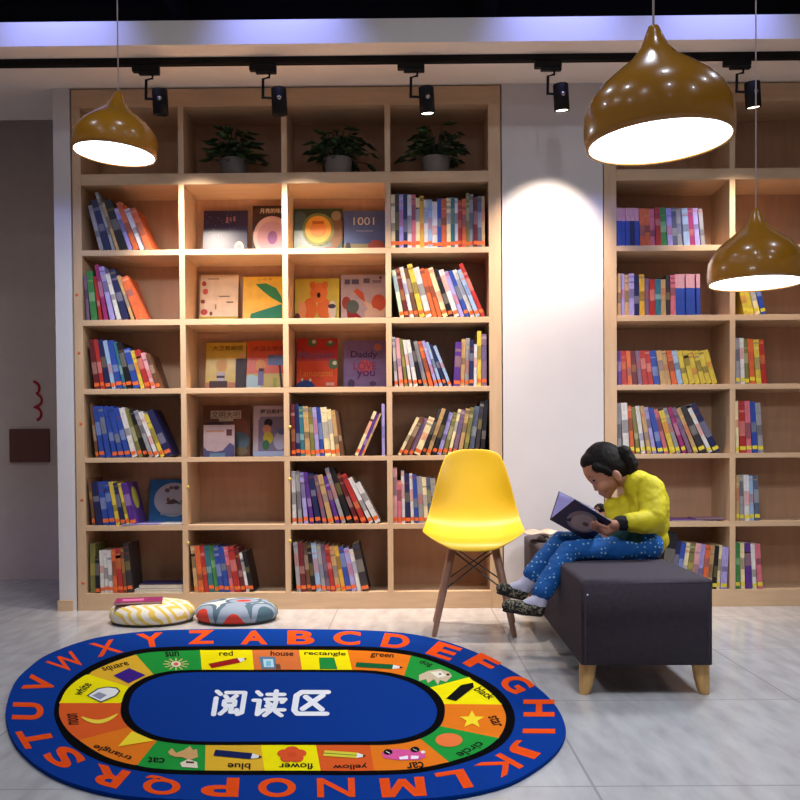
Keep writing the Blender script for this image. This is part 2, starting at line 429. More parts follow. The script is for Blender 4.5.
cell_books('L', 3, 5, 484, 'cr:3:42 br:4:42 mv:4:40 cr:6:40 dk:3:49 tn:4:49 bk:4:47 lv:4:44 ol:4:44 cr:3:47 mv:4:46 tn:4:47 ol:4:48 sl:5:49 dk:4:54 bk:4:55', 27, 5, lean='R', sticker='or')
cell_books('L', 3, 6, 391, 'pk:4:56 ro:4:43 wh:3:53 nv:5:50 wh:3:50 bl:4:49 gy:5:47 cr:4:46 sl:4:46 gy:5:45', 0, 4, sticker='or')
# right bookcase
cell_books('R', 0, 2, 617.5, 'bl:4.4:38 bl:4.4:38 bl:4.4:38 nv:4.4:38 bl:4.4:38 or:5:37 or:5:37 ro:5:37 rd:5:38 gn:6:38 lv:5:37 sl:5:38 gy:5:37 lb:6:37 mg:5:37 lv:5:37 gy:4:36', 0, 5, tops={'bl': 'pk', 'nv': 'pk'}, d=.18)
cell_books('R', 0, 3, 617.5, 'tn:4:42 lv:4:42 tn:4:41 lv:5:42 nv:5:40 gd:5:41 mv:5:37 rd:5:36 te:6:36 tn:5:36 dk:4:40 ro:5:40 bl:5:41 bl:5:41 bl:5:41 bl:5:41 bl:4:41', 0, 1, tops={'bl': 'pk'}, d=.18)
cell_books('R', 0, 4, 617.5, 'pu:4:34 rd:5:34 or:4:34 dr:5:34 mv:4:34 rd:5:34 rd:5:34 bl:6:34 tn:5:34 tn:5:34 or:5:34 lb:5:34 ye:5:34 ye:5:34 ye:5:34 ye:5:34 ye:5:34 ye:5:35', 2, 16, d=.18)
cell_books('R', 0, 5, 618, 'gy:4:51 wh:6:51 or:4:48 ol:4:47 wh:4:48 tn:4:48 lv:4:47 bl:5:46 ro:4:45 ye:5:44 gy:4:47 mg:4:48 mv:4:48 tn:4:48 dk:6:50 wh:4:49 nv:6:54', 1, 27, sticker='ye')
cell_books('R', 0, 7, 727, 'bk:10:57 nv:5:49 bl:5:47 cr:4:47 ol:5:46 pk:5:46 lv:5:45 or:5:44 tn:4:44 bk:4:43 cr:3:44 lv:6:42', 10, 3, lean='R', sticker='ye')
cell_books('R', 1, 3, 742, 'ye:5:44 ye:5:44 cr:5:44 bl:5:43', 12, 14, sticker='ye')
cell_books('R', 1, 4, 737, 'gy:4:46 wh:4:46 ol:4:45 or:5:45 ye:5:44 rd:5:44', 1, 5, sticker='ye')
cell_books('R', 1, 5, 737, 'cr:3:52 rd:6:52 ro:5:52 bl:5:51 gy:5:50', 1, 4, sticker='ye')
cell_books('R', 1, 6, 737, 'tn:3:46 gy:4:46 wh:5:46 lb:4:45 sl:5:45', 0, 3, sticker='ye')
cell_books('R', 1, 7, 737, 'gn:4:46 cr:4:46 pu:6:46 wh:4:45 ro:5:45', 0, 4, sticker='ye')

_b = [o for o in S.objects if o.name.startswith('book') and o.get('label', '').startswith('purple spined book, eighth from left on sixth shelf, leftmost')][0]
MB().poly([(6*U + .0006, .095 + .055*math.cos(t), .14 + .06*math.sin(t)) for t in [2*PI*k/28 for k in range(28)]], flat((196, 186, 70))).build('cover_print', _b)
# ---- face-out books: artwork drawn in cover coordinates (0..1 from the bottom left)
def ell(cx, cy, rx, ry, n=28, a0=0, a1=2*PI):
    return [(cx + rx*math.cos(a0+(a1-a0)*k/n), cy + ry*math.sin(a0+(a1-a0)*k/n)) for k in range(n)]
def rect(a, b, c, d): return [(a, c), (b, c), (b, d), (a, d)]
def clip01(P):
    for ax in (0, 1):
        for lo in (True, False):
            out = []
            for i in range(len(P)):
                p, q = P[i-1], P[i]
                ins = lambda v: v[ax] >= .002 if lo else v[ax] <= .998
                if ins(p) != ins(q):
                    e = .002 if lo else .998; t = (e-p[ax])/(q[ax]-p[ax]); out.append((p[0]+(q[0]-p[0])*t, p[1]+(q[1]-p[1])*t))
                if ins(q): out.append(q)
            P = out
            if not P: return P
    return P
def art_on(b, w, h, art, M):
    for j, a in enumerate(art):
        off = .0006 + .00035*j
        if a[0] == 'p':
            pl = clip01(a[1])
            if len(pl) > 2: b.poly([M @ Vector((u*w, -off, v*h)) for u, v in pl], flat(a[2]))
        else:
            _, s, cx, cy, wid, hei, rgb, bold = a
            vs, fs, tw, th = text2d(s, 1, bold)
            b.add([(cx*w + x*wid*w/tw, -off, cy*h + y*hei*h/th) for x, y in vs], fs, flat(rgb), M)
def face_book(x0, x1, h, loc_y, z, tilt, rgb, art, label, th=.012, rz=0, group=None):
    w = x1 - x0; b = MB(); I = Matrix.Identity(4); t = .002
    c = mat('board_%02x%02x%02x' % rgb, rgb, .35, var=.1, scale=20)
    b.box(0, w, 0, t, 0, h, c); b.box(0, w, th-t, th, 0, h, c); b.box(0, t, t, th-t, 0, h, c)
    art_on(b, w, h, art, I)
    o = b.build('book', None, (x0, loc_y, z + th*math.sin(tilt) + .0004)); o.rotation_euler = (-tilt, 0, rz)
    g = MB().box(t+.0003, w-.004, t+.0003, th-t-.0003, .003, h-.003, PAGES).build('page_block', o)
    NB[0] += 1
    return tag(o, label, 'book', group)
def shelf_face(col, row, px0, px1, pyt, rgb, art, label, Y=None, th=.012, rx=0):
    ca, cb = LC[col]; z = ZS[row-1][1]
    a = max(W(px0, 300, 5.2).x, ca + .004); b_ = min(W(px1, 300, 5.2).x, cb - .004)
    top = W((px0+px1)/2, pyt, 5.22).z; h = top - z
    tilt = math.asin(min(.5, (5.236 - th - 5.175)/h))
    face_book(a, b_, h/math.cos(tilt) if tilt else h, (5.175 if Y is None else Y) - .0, z, tilt, rgb, art, label, th, group='cover-out picture books')

shelf_face(1, 2, 204, 248, 211, (30, 24, 66), [('p', rect(0, 1, 0, .12), (96, 88, 150)), ('p', ell(.82, .2, .11, .15), (214, 186, 180)),  # paler bottom strip is spotlight on the cover's foot, painted into the colour
    ('p', ell(.82, .2, .06, .085), (190, 140, 150))] + [('p', ell(random.uniform(.05, .95), random.uniform(.45, .95), .007, .01, 6), (150, 140, 180)) for k in range(22)] +
    [('p', rect(.52, .57, .72, .85), (150, 110, 110)), ('p', rect(.6, .64, .76, .84), (150, 110, 110)), ('p', rect(.68, .73, .76, .86), (150, 110, 110))],
    'dark navy night-sky picture book standing cover out, second shelf of second column')
shelf_face(1, 2, 253, 290, 206, (46, 22, 14), [('p', ell(.56, .4, .53, .4), (206, 172, 168)), ('p', ell(.56, .4, .42, .3), (190, 150, 160)), ('p', ell(.58, .38, .14, .13), (140, 96, 150)),
    ('t', '月亮的味道', .58, .9, .74, .1, (226, 212, 190), .01), ('p', ell(.03, .06, .03, .025), (220, 180, 90))],
    'brown picture book with big round pale moon cover, second shelf of second column')
shelf_face(2, 2, 294, 343, 209, (34, 58, 40), [('p', ell(.12, .75, .14, .2), (70, 92, 92)), ('p', ell(.86, .55, .15, .35), (122, 84, 50)), ('p', ell(.87, .85, .1, .1), (150, 130, 100)), ('p', ell(.2, .12, .2, .1), (180, 176, 120)),
    ('p', ell(.75, .1, .24, .1), (150, 52, 30)), ('p', ell(.5, .57, .33, .34), (120, 126, 60)), ('p', ell(.5, .57, .27, .28), (228, 160, 52)), ('p', ell(.5, .56, .17, .16), (224, 130, 40)), ('p', rect(.38, .62, .68, .74), (190, 90, 30)), ('p', ell(.5, .07, .12, .06), (60, 120, 110))],
    'green jungle picture book with orange oval on its cover, second shelf, third column')
shelf_face(2, 2, 344.5, 387, 211, (76, 92, 142), [('p', rect(0, 1, 0, .28), (128, 118, 84)), ('p', ell(.78, .22, .2, .14), (150, 70, 56)), ('p', ell(.1, .18, .07, .13), (40, 30, 34)), ('t', '1001', .48, .77, .5, .17, (224, 214, 200), .0), ('p', rect(.3, .7, .54, .57), (130, 140, 170))],
    'blue picture book titled 1001 standing cover out, second shelf, third column')
shelf_face(1, 3, 200, 238, 275, (226, 196, 158), [('p', rect(0, 1, 0, .16), (184, 166, 50)), ('p', ell(.1, .82, .06, .05), (170, 50, 40)), ('p', ell(.14, .66, .07, .06), (200, 80, 60)), ('p', ell(.08, .46, .06, .04), (160, 60, 50)), ('p', ell(.12, .25, .09, .06), (190, 70, 60)), ('p', ell(.3, .22, .04, .04), (120, 60, 50)),
    ('p', rect(.5, .78, .55, .57), (130, 100, 80)), ('p', rect(.7, .88, .43, .455), (130, 100, 80)), ('p', rect(.4, .44, .3, .4), (170, 120, 90)), ('p', rect(.2, .5, .9, .92), (150, 110, 90))],
    'cream picture book with red dots and olive foot, third shelf of second column')
shelf_face(1, 3, 243, 284, 277, (238, 186, 40), [('p', [(.3, .84), (.55, .86), (.8, .76), (.95, .55), (.97, .42), (.7, .55), (.5, .68)], (48, 130, 72)), ('p', [(.15, 0), (.2, .22), (.95, .42), (.97, 0)], (36, 128, 98)), ('t', '小鸟书', .52, .94, .36, .05, (150, 90, 40), 0)],
    'golden yellow picture book with big green leaf shape, third shelf of second column')
shelf_face(2, 3, 295, 339, 279, (206, 188, 66), [('p', rect(0, 1, 0, .12), (96, 122, 44)), ('p', ell(.34, .33, .16, .24), (222, 118, 48)), ('p', ell(.66, .33, .16, .24), (218, 112, 44)), ('p', ell(.54, .68, .2, .22), (226, 124, 58)), ('p', ell(.4, .85, .07, .09), (216, 112, 50)), ('p', ell(.68, .85, .07, .09), (216, 112, 50)), ('p', ell(.54, .63, .04, .06), (60, 30, 26)),
    ('p', ell(.17, .3, .09, .2), (228, 158, 110)), ('p', ell(.85, .3, .09, .2), (220, 206, 190)), ('p', ell(.06, .14, .06, .09), (80, 46, 34)), ('p', ell(.84, .38, .09, .05), (70, 56, 70))],
    'yellow-green picture book with an orange bear, third shelf of third column')
shelf_face(2, 3, 341, 387, 275, (178, 158, 164), [('p', ell(.12, .42, .1, .13), (152, 60, 44)), ('p', [(.12, .3), (.3, .25), (.6, .02), (.9, 0), (.3, 0), (.15, .12)], (140, 30, 34)), ('p', ell(.26, .34, .14, .14), (84, 96, 88)), ('p', [(.2, .6), (.38, .58), (.6, .3), (.95, .12), (.99, .3), (.65, .4), (.45, .5), (.3, .62)], (212, 176, 148)), ('p', [(.28, .66), (.36, .72), (.5, .62), (.54, .42), (.44, .5)], (196, 84, 50)), ('p', ell(.84, .42, .16, .17), (190, 80, 46)), ('p', ell(.7, .18, .18, .13), (206, 176, 160)),
    ('p', rect(.08, .2, .8, .9), (96, 84, 104)), ('p', rect(.24, .4, .8, .9), (96, 84, 104)), ('p', rect(.5, .64, .82, .92), (96, 84, 104)), ('p', rect(.7, .9, .82, .88), (130, 112, 130)), ('p', ell(.88, .93, .03, .03), (90, 40, 50))],
    'pale lilac picture book with red sledge shapes, third shelf of third column')
shelf_face(1, 4, 205, 245, 343, (206, 170, 52), [('p', rect(0, 1, 0, .17), (190, 120, 80)), ('p', ell(.4, .52, .15, .12), (214, 160, 90)), ('p', rect(.28, .48, .2, .38), (190, 180, 190)), ('p', rect(.28, .48, .26, .31), (60, 40, 60)), ('p', rect(.1, .55, 0, .2), (70, 28, 26)), ('p', rect(.28, .95, 0, .06), (170, 70, 50)), ('p', rect(.75, 1, 0, .66), (54, 30, 38)), ('p', rect(.85, .93, .66, .78), (210, 150, 110)), ('t', '大卫惹麻烦', .54, .88, .76, .1, (120, 80, 24), .01)],
    'mustard yellow picture book with dark tower shape, fourth shelf of second column')
shelf_face(1, 4, 246, 287, 341, (204, 76, 34), [('p', rect(0, 1, 0, .34), (196, 176, 110)), ('p', ell(.12, .14, .25, .17), (178, 206, 214)), ('p', ell(.34, .5, .13, .12), (220, 150, 96)), ('p', rect(.28, .42, .1, .4), (120, 110, 160)), ('p', rect(.3, .42, .38, .44), (70, 20, 20)), ('p', rect(.52, .9, .5, .7), (104, 120, 170)), ('p', [(.78, .5), (.83, .5), (.9, .02), (.84, .02)], (70, 24, 20)), ('p', rect(.65, .74, .05, .25), (160, 170, 70)), ('t', '大卫上学去', .54, .84, .76, .1, (130, 40, 24), .01)],
    'red-orange picture book with blue sign board, fourth shelf of second column')
shelf_face(2, 4, 296, 337, 339, (186, 36, 26), [('p', rect(0, 1, .02, .56), (216, 74, 26)), ('p', ell(.38, .92, .12, .08), (90, 110, 70)), ('p', ell(.42, .94, .05, .04), (214, 206, 180)), ('p', ell(.82, .9, .11, .06), (90, 110, 70)), ('p', ell(.82, .93, .05, .03), (214, 206, 180)), ('p', ell(.9, .5, .12, .1), (84, 110, 76)), ('p', ell(.93, .52, .05, .04), (220, 214, 190)),
    ('p', ell(.22, 0.0, .25, .19, 20, 0, PI), (40, 74, 150)), ('p', ell(.14, .2, .03, .03), (220, 214, 200)), ('p', ell(.34, .19, .03, .03), (220, 214, 200)), ('p', rect(.72, .92, .08, .14), (224, 160, 140)), ('t', 'Monster', .48, .68, .84, .15, (146, 84, 120), .015), ('t', 'Lamonzoti', .48, .32, .8, .13, (230, 130, 40), .015)],
    'bright red and orange monster picture book cover out, fourth shelf of third column')
shelf_face(2, 4, 343, 387, 341, (126, 98, 146), [('p', ell(.8, .86, .09, .08), (186, 110, 90)), ('p', ell(.5, .47, .16, .14), (190, 84, 96)), ('p', ell(.18, .12, .08, .09), (80, 56, 90)), ('p', ell(.68, .12, .08, .05), (90, 66, 100)), ('t', 'Daddy', .48, .7, .62, .17, (52, 30, 92), .01), ('t', 'LOVE', .5, .48, .54, .16, (150, 50, 90), .01), ('t', 'you', .52, .3, .42, .17, (90, 34, 110), .01)],
    'purple picture book reading Daddy love you, fourth shelf of third column')
shelf_face(1, 5, 201, 249, 406, (104, 62, 46), [('p', ell(.78, .55, .2, .2), (128, 74, 54)), ('p', ell(.78, .3, .2, .18), (84, 104, 118)), ('p', ell(.8, .1, .16, .08), (120, 100, 66)), ('p', rect(.16, .8, .74, .9), (206, 190, 170)), ('p', rect(.34, .64, .69, .75), (206, 190, 170)), ('t', '文明大吧', .48, .82, .6, .13, (60, 34, 34), .0), ('p', ell(.25, .63, .2, .05), (60, 34, 40))],
    'brown storybook with white title box, standing behind pale book on fifth shelf')
z5 = ZS[4][1]
face_book(W(203, 430, 5.12).x, W(234, 430, 5.12).x, W(218, 425, 5.13).z - z5, 5.125, z5, .06, (196, 172, 178), [('p', [(0, 0), (1, 0), (1, .35), (.85, .44), (.62, .2), (.4, .16), (.12, .2), (0, .32)], (86, 84, 130)), ('p', rect(.2, .7, 0, .12), (110, 140, 170)), ('p', rect(.74, .92, .66, .86), (100, 50, 56)), ('p', rect(.08, .66, .78, .83), (190, 140, 110))],
          'small pale book with mountain picture propped before brown storybook, fifth shelf', .012, 0, 'cover-out picture books')
shelf_face(1, 5, 252, 289, 406, (196, 176, 190), [('p', rect(0, 1, 0, .1), (176, 190, 226)), ('p', [(.14, .1), (.14, .7), (.2, .78), (1, .78), (1, .1)], (128, 118, 150)), ('p', ell(.42, .66, .12, .08), (30, 20, 28)), ('p', ell(.38, .53, .12, .09), (206, 140, 116)), ('p', ell(.42, .36, .14, .12), (204, 190, 60)), ('p', ell(.36, .22, .1, .1), (60, 110, 70)), ('p', ell(.75, .3, .18, .18), (178, 176, 204)), ('p', ell(.8, .48, .12, .06), (90, 110, 170)), ('t', '阿公的村子', .58, .88, .76, .09, (44, 30, 40), .02)],
    'pale lilac storybook with child in yellow top on cover, fifth shelf')
shelf_face(0, 6, 147, 186, 480, (42, 112, 178), [('p', ell(.62, .52, .5, .4), (208, 204, 214)), ('p', ell(.45, .74, .07, .05), (120, 96, 110)), ('p', ell(.68, .8, .08, .05), (120, 96, 110)), ('p', ell(.55, .8, .05, .04), (150, 90, 80)), ('p', [(.42, .42), (.5, .5), (.62, .54), (.74, .48), (.82, .4), (.7, .43), (.56, .41)], (96, 76, 72)), ('p', ell(.84, .46, .05, .06), (110, 150, 100)), ('p', ell(.48, .52, .04, .05), (150, 90, 80)), ('p', rect(.3, .8, .16, .2), (176, 190, 200))],
    'bright blue picture book with white disc standing cover out, sixth shelf, leftmost column')

# ---- lying books
def lying(x0, x1, y0, y1, z, th, code, label, rz=0, group=None, art=None):
    w, d = x1-x0, y1-y0; b = MB(); c = pm(code); t = .0018
    b.box(-w/2, w/2, -d/2, d/2, 0, t, c); b.box(-w/2, w/2, -d/2, d/2, th-t, th, c); b.box(-w/2, -w/2+t, -d/2, d/2, t, th-t, c)
    if art:
        for a in art: b.poly([(-w/2+u*w, -d/2+v*d, th+.0004) for u, v in a[0]], flat(a[1]))
    o = b.build('book', None, ((x0+x1)/2, (y0+y1)/2, z + .0004), bevel=.0006); o.rotation_euler = (0, 0, rz)
    MB().box(-w/2+t+.0002, w/2-.003, -d/2+.003, d/2-.003, t+.0002, th-t-.0002, PAGES).build('page_block', o)
    NB[0] += 1
    return tag(o, label, 'book', group)
z7, z6 = ZS[6][1], ZS[5][1]
LX = lambda px: W(px, 500, 5.0).x
lying(LX(136), LX(184), 4.955, 5.14, z7, .02, 'wh', 'thick white book lying flat at foot of leftmost column, under navy book', 0, 'books lying on the bottom shelf')
lying(LX(139), LX(183), 4.965, 5.14, z7+.0206, .024, 'nv', 'navy book lying on top of thick white book, bottom shelf', .03, 'books lying on the bottom shelf')
lying(LX(124), LX(160), 4.951, 5.11, z6, .007, 'lv', 'thin lavender booklet lying flat before the sixth shelf books, leftmost column', .03)
lying(LX(161), LX(184), 4.951, 5.11, z6, .008, 'wh', 'thin white booklet lying under front of blue picture book, sixth shelf', 0)
RX = lambda px: W(px, 500, 5.0).x
lying(RX(668), RX(716), 4.96, 5.16, z6, .008, 'pu', 'thin dark purple magazine lying flat on sixth shelf behind the child', .02)
lying(RX(694), RX(724), 4.955, 5.12, z6+.0086, .006, 'mv', 'mauve leaflet lying on the purple magazine, sixth shelf of right bookcase', -.06)

# ------------------------------------------------------------------ potted plants
def plant(px, w, label, seed, h):
    rnd = random.Random(seed)
    X = W(px, 170, 5.07).x; z = ZS[0][1]
    root = empty('potted_plant', (X, 5.07, z), label, 'plant', 'potted plants along the top shelf')
    MB().lathe([(.058, .0005), (.068, .03), (.076, .095), (.079, .1), (.072, .1), (.066, .088), (.001, .086)], POTM, 28, None, False).build('pot', root)
    MB().poly([(.057*math.cos(t), .057*math.sin(t), .0008) for t in [-2*PI*k/20 for k in range(20)]], POTM).build('pot_base', root)
    b = MB(); st = MB()
    for k in range(85):
        a = rnd.uniform(0, 2*PI); el = rnd.uniform(.12, 1.35); R = rnd.uniform(.06, w)
        tip = Vector((R*math.cos(a)*math.cos(el)*1.15, R*math.sin(a)*math.cos(el)*.62, .1 + h*math.sin(el)*rnd.uniform(.4, 1)))
        if k % 3 == 0: tip.z -= .03
        st.tube([(0, 0, .085), tip*.5 + Vector((0, 0, .05)), tip], .0022, LEAFM, 5)
        L = rnd.uniform(.05, .085); wd = L*.36
        d = Vector((math.cos(a), math.sin(a)*.6, rnd.uniform(-.7, .3))).normalized(); s = d.cross(Vector((0, 0, 1))).normalized(); up = s.cross(d)
        b.add([tip, tip+d*L*.3+s*wd+up*.004, tip+d*L*.7+s*wd*.7, tip+d*L, tip+d*L*.7-s*wd*.7, tip+d*L*.3-s*wd+up*.004, tip+d*L*.5-up*.008],
              [(0, 1, 6), (1, 2, 6), (2, 3, 6), (3, 4, 6), (4, 5, 6), (5, 0, 6)], LEAFM, None, True)
    b.build('foliage', root, solid=.0008); st.build('stems', root)
plant(234, .15, 'dark leafy potted plant on the top shelf, second column', 3, .17)
plant(338, .17, 'dark leafy potted plant on the top shelf, third column', 5, .18)
plant(436, .15, 'leafy potted plant on the top shelf, rightmost column above the chair', 9, .19)

# ------------------------------------------------------------------ track and spotlights
zt = 2.715
tr = empty('lighting_track', (0, 4.605, zt), 'black lighting track running the whole width under the soffit', 'lighting track')
MB().box(-3.2, 3.2, -.018, .018, -.028, 0, TRACKM).build('rail', tr)
m_ = MB()
for s in (-1, 1): m_.box(-3.2, 3.2, s*.012-.003, s*.012+.003, -.031, -.028, TRACKM)
m_.build('rail_lip', tr)
LENS = emit('lens_glow', (255, 240, 215), 6)
def spot_head(pxa, pxh, pyt, pyb, label, watt, tiltx, aimx, rec=.004):
    A = W(pxa, 66, 4.605); Hd = W(pxh, pyt, 4.605); Lb = W(pxh + 1.5, pyb, 4.62)
    root = empty('track_spotlight', (A.x, 4.605, zt - .031), label, 'spotlight', 'track spotlights under the soffit')
    o = MB().box(A.x-.075, A.x+.055, 4.587, 4.623, zt-.062, zt-.0312, TRACKM)
    o.box(A.x-.045, A.x+.055, 4.59, 4.62, zt-.075, zt-.062, TRACKM)
    unpar(o.build('adapter', bevel=.004), root)
    ax = A.x - .0
    o = MB().tube([(A.x+.02, 4.605, zt-.075), (A.x+.02, 4.605, zt-.092), (ax-.01, 4.605, zt-.1), (ax-.012, 4.605, Hd.z-.05)], .007, TRACKM, 8)
    o.tube([(ax-.012, 4.605, Hd.z-.045), (Hd.x, 4.605, Hd.z-.05)], .006, TRACKM, 8)
    unpar(o.build('arm'), root)
    d = (Lb - Hd).normalized(); r = .037
    q = d.to_track_quat('-Z', 'Y').to_matrix().to_4x4(); L = (Lb-Hd).length
    M = Matrix.Translation(Hd) @ q
    o = MB().lathe([(.002, 0), (r*.93, 0), (r, -.006), (r, -L), (r*.88, -L), (r*.82, -L+rec+.0015), (.002, -L+rec+.0015)], TRACKM, 24, M)
    unpar(o.build('lamp_head'), root)
    o = MB().lathe([(.002, -L+rec), (r*.8, -L+rec)], LENS, 20, M)
    lo = o.build('lens'); unpar(lo, root)
    o = MB().lathe([(.002, .004), (.009, .003), (.011, -.001)], mat('steel_screw', (190, 185, 180), .25, 1.0), 12, Matrix.Translation(Hd + d*L*.45 + Vector((.004, -r*.98, 0))) @ Matrix.Rotation(PI/2, 4, 'X'))
    unpar(o.build('screw'), root)
    ld = bpy.data.lights.new('spot_beam', 'SPOT'); ld.energy = watt; ld.spot_size = math.radians(82); ld.spot_blend = 1.0
    ld.color = (1, .86, .71); ld.shadow_soft_size = .02
    lb = bpy.data.objects.new('spot_beam', ld); COL.objects.link(lb)
    lb.location = Hd + d*(L+.004)
    lb.rotation_euler = Vector((aimx, math.sin(tiltx), -math.cos(tiltx))).to_track_quat('-Z', 'Y').to_euler()
    unpar(lb, root)
WT = 80
spot_head(148, 159.5, 89, 115, 'black track spotlight just right of the left pendant lamp, leftmost on the track', 150, .3, .2, .03)
spot_head(265, 278.5, 88, 115, 'black track spotlight above the second column of left bookcase', 150, .3, .12, .03)
spot_head(413, 426, 87, 114, 'black track spotlight above the rightmost column of left bookcase', 110, .02, 0)
spot_head(550, 560.5, 84, 111, 'black track spotlight above the white wall between bookcases', 140, .28, -.06)
spot_head(739, 752, 82, 108, 'black track spotlight at far right above the right bookcase', 75, .3, .05)

# ------------------------------------------------------------------ pendant lamps
GLOW = emit('diffuser_glow', (238, 248, 255), 7)
CORD = mat('grey_cord', (190, 170, 165), .6)
def pendant(px, py, Y, R, tilt, label, hs=.93):
    p = W(px, py, Y)
    root = empty('pendant_lamp', p, label, 'pendant lamp', 'ochre pendant lamps')
    k = R/.18
    prof = [(.172, 0.002), (.178, 0), (.1815, .02), (.183, .045), (.18, .085), (.165, .122), (.139, .155), (.1, .19), (.06, .222), (.033, .255), (.021, .287), (.012, .31), (.001, .314)]
    prof = [(r, z*hs) for r, z in prof]
    Mt = Matrix.Rotation(tilt, 4, 'Y')
    sh = MB().lathe([(r*k, z*k) for r, z in prof], LAMPM, 64, Mt).build('lamp_shade', root, solid=.0015)
    MB().lathe([(.001, .006*k), (.1765*k, .006*k)], GLOW, 48, Mt).build('diffuser', root)
    top = Mt @ Vector((0, 0, .31*k*hs))
    MB().tube([top, (top.x, top.y, 3.3 - p.z)], .0028, CORD, 8).build('cord', root)
    MB().lathe([(.001, 3.2995-p.z), (.05, 3.2995-p.z), (.05, 3.275-p.z), (.001, 3.27-p.z)], TRACKM, 24, Matrix.Translation((top.x, top.y, 0))).build('ceiling_rose', root)
    ld = bpy.data.lights.new('pendant_glow', 'AREA'); ld.shape = 'DISK'; ld.size = R*1.7; ld.energy = 12; ld.color = (.86, .93, 1)
    lo = bpy.data.objects.new('pendant_glow', ld); COL.objects.link(lo); lo.parent = root; lo.matrix_parent_inverse = Matrix.Identity(4)
    lo.location = Mt @ Vector((0, 0, -.004)); lo.rotation_euler = (0, tilt, 0)
pendant(114.5, 154.5, 4.02, .172, .075, 'smaller looking ochre onion pendant lamp hanging at the left', .89)
pendant(659.5, 143.5, 2.33, .176, -.05, 'large near ochre onion pendant lamp hanging at upper right')
pendant(756, 284, 3.7, .18, 0, 'lowest ochre pendant lamp at the right edge before right bookcase')

# ------------------------------------------------------------------ rug
def cr_closed(pts, n=10):
    out = []; N = len(pts)
    for i in range(N):
        p0, p1, p2, p3 = [Vector(pts[(i+k) % N]) for k in (-1, 0, 1, 2)]
        for j in range(n):
            t = j/n
            out.append(.5*((2*p1) + (p2-p0)*t + (2*p0-5*p1+4*p2-p3)*t*t + (3*p1-p0-3*p2+p3)*t**3))
    return out
O_ = [(6, 712), (14, 684), (32, 665), (53, 652), (95, 638), (150, 631), (215, 629), (300, 629), (380, 631), (430, 637.5), (480, 654), (530, 682), (555, 705), (565, 727), (560, 746), (540, 765), (505, 784), (450, 796), (380, 800), (286, 801), (200, 800), (130, 796), (85, 787), (53, 775), (28, 758), (12, 738)]
B1o = [(54.6, 706), (65, 685), (90, 666), (127, 652), (165, 647), (230, 646), (310, 646), (380, 647.5), (430, 656), (480, 677.5), (505, 696), (515, 718), (507, 740), (480, 757), (430, 771), (380, 775), (290, 775), (220, 775), (170, 774), (140, 771), (105, 763), (72, 746), (57, 725)]
B1i = [(59.5, 706), (69, 687), (95, 670), (135, 655), (172, 651), (235, 650), (310, 650), (378, 651.5), (426, 659.5), (472, 680), (496, 698), (506, 717.5), (498, 738), (473, 754), (425, 767), (378, 770.5), (290, 770.5), (220, 770.5), (172, 769.5), (140, 766), (107, 757), (77, 738.5), (62, 722)]
B2o = [(121, 706), (126, 691), (138, 681), (157, 673.5), (185, 670), (250, 669.7), (320, 669.7), (372, 670.5), (405, 676), (428, 686), (441, 698), (445, 711), (440, 726), (422, 738), (392, 744.5), (340, 745), (270, 745), (205, 745), (172, 743), (148, 738), (131, 729), (122, 718)]
B2i = [(129, 706), (134, 692), (147, 682), (165, 675.5), (190, 672.5), (250, 672.2), (320, 672.2), (370, 673.2), (400, 679), (420, 688), (432, 699), (437, 711), (432, 725), (415, 735), (388, 740.5), (340, 741.5), (270, 741.5), (208, 741.5), (177, 739.5), (155, 735), (139, 727), (131, 717)]
rug = MB(); RZ = [.0105]
BLUE, BLKR = mat('rug_blue', (0, 54, 140), .95, var=.05, scale=90, spec=.08), mat('rug_black', (3, 3, 6), .98, spec=.05)
ORR = mat('rug_orange', (236, 78, 16), .95, var=.05, scale=90, spec=.08)
def layer(poly, m, dz=.00012):
    RZ[0] += dz
    rug.poly([FL(x, y, RZ[0]) for x, y in reversed(poly)], m)
oc = [(p.x, p.y) for p in cr_closed([Vector((x, y)) for x, y in O_])]
top = [FL(x, y, .0105) for x, y in oc]
cen = sum(top, Vector())/len(top)
mid = [Vector((cen.x + (p.x-cen.x)*1.002, cen.y + (p.y-cen.y)*1.002, .005)) for p in top]
bot = [Vector((p.x, p.y, .0005)) for p in top]
rug.rings([bot, mid, top], BLUE, True, True)
sp = lambda c: [(p.x, p.y) for p in cr_closed([Vector(q) for q in c])]
def clampy(c): return c
layer(sp(B1o), BLKR)
# coloured sectors between the two black bands
YEL, GLD, GRN, ORG, TER, RDO = (250, 232, 0), (230, 178, 44), (28, 150, 56), (236, 122, 24), (222, 118, 58), (226, 92, 34)
bounds = [((121, 703), (59, 703)), ((129, 687), (89, 674.5)), ((154, 675), (136, 654.5)), ((202, 670), (200, 650)), ((254, 670), (252, 650)), ((302, 670), (299, 650)), ((352, 670), (347.5, 650)),
          ((404, 676), (411, 655.5)), ((430, 687.5), (469, 677)), ((444, 704), (502, 704.5)), ((440, 726), (499, 738)), ((419.5, 738), (449, 762)), ((370, 745), (374, 770.5)), ((316, 745), (320.5, 770.5)), ((261, 745), (264.5, 770.5)),
          ((205.5, 745), (205, 770.5)), ((157.5, 740), (137, 765)), ((129, 727), (79, 740))]
secc = [YEL, GLD, GRN, YEL, TER, YEL, ORG, GRN, YEL, ORG, GRN, ORG, RDO, YEL, GLD, GRN, ORG, RDO]
i1, o1 = sp(B2o), sp(B1i)
def near(c, p): return min(range(len(c)), key=lambda k: (c[k][0]-p[0])**2 + 3.6*(c[k][1]-p[1])**2)
def arc(c, a, b):
    n = len(c); out = []; k = a
    while k != b: out.append(c[k]); k = (k+1) % n
    return out + [c[b]]
RZ[0] += .00025
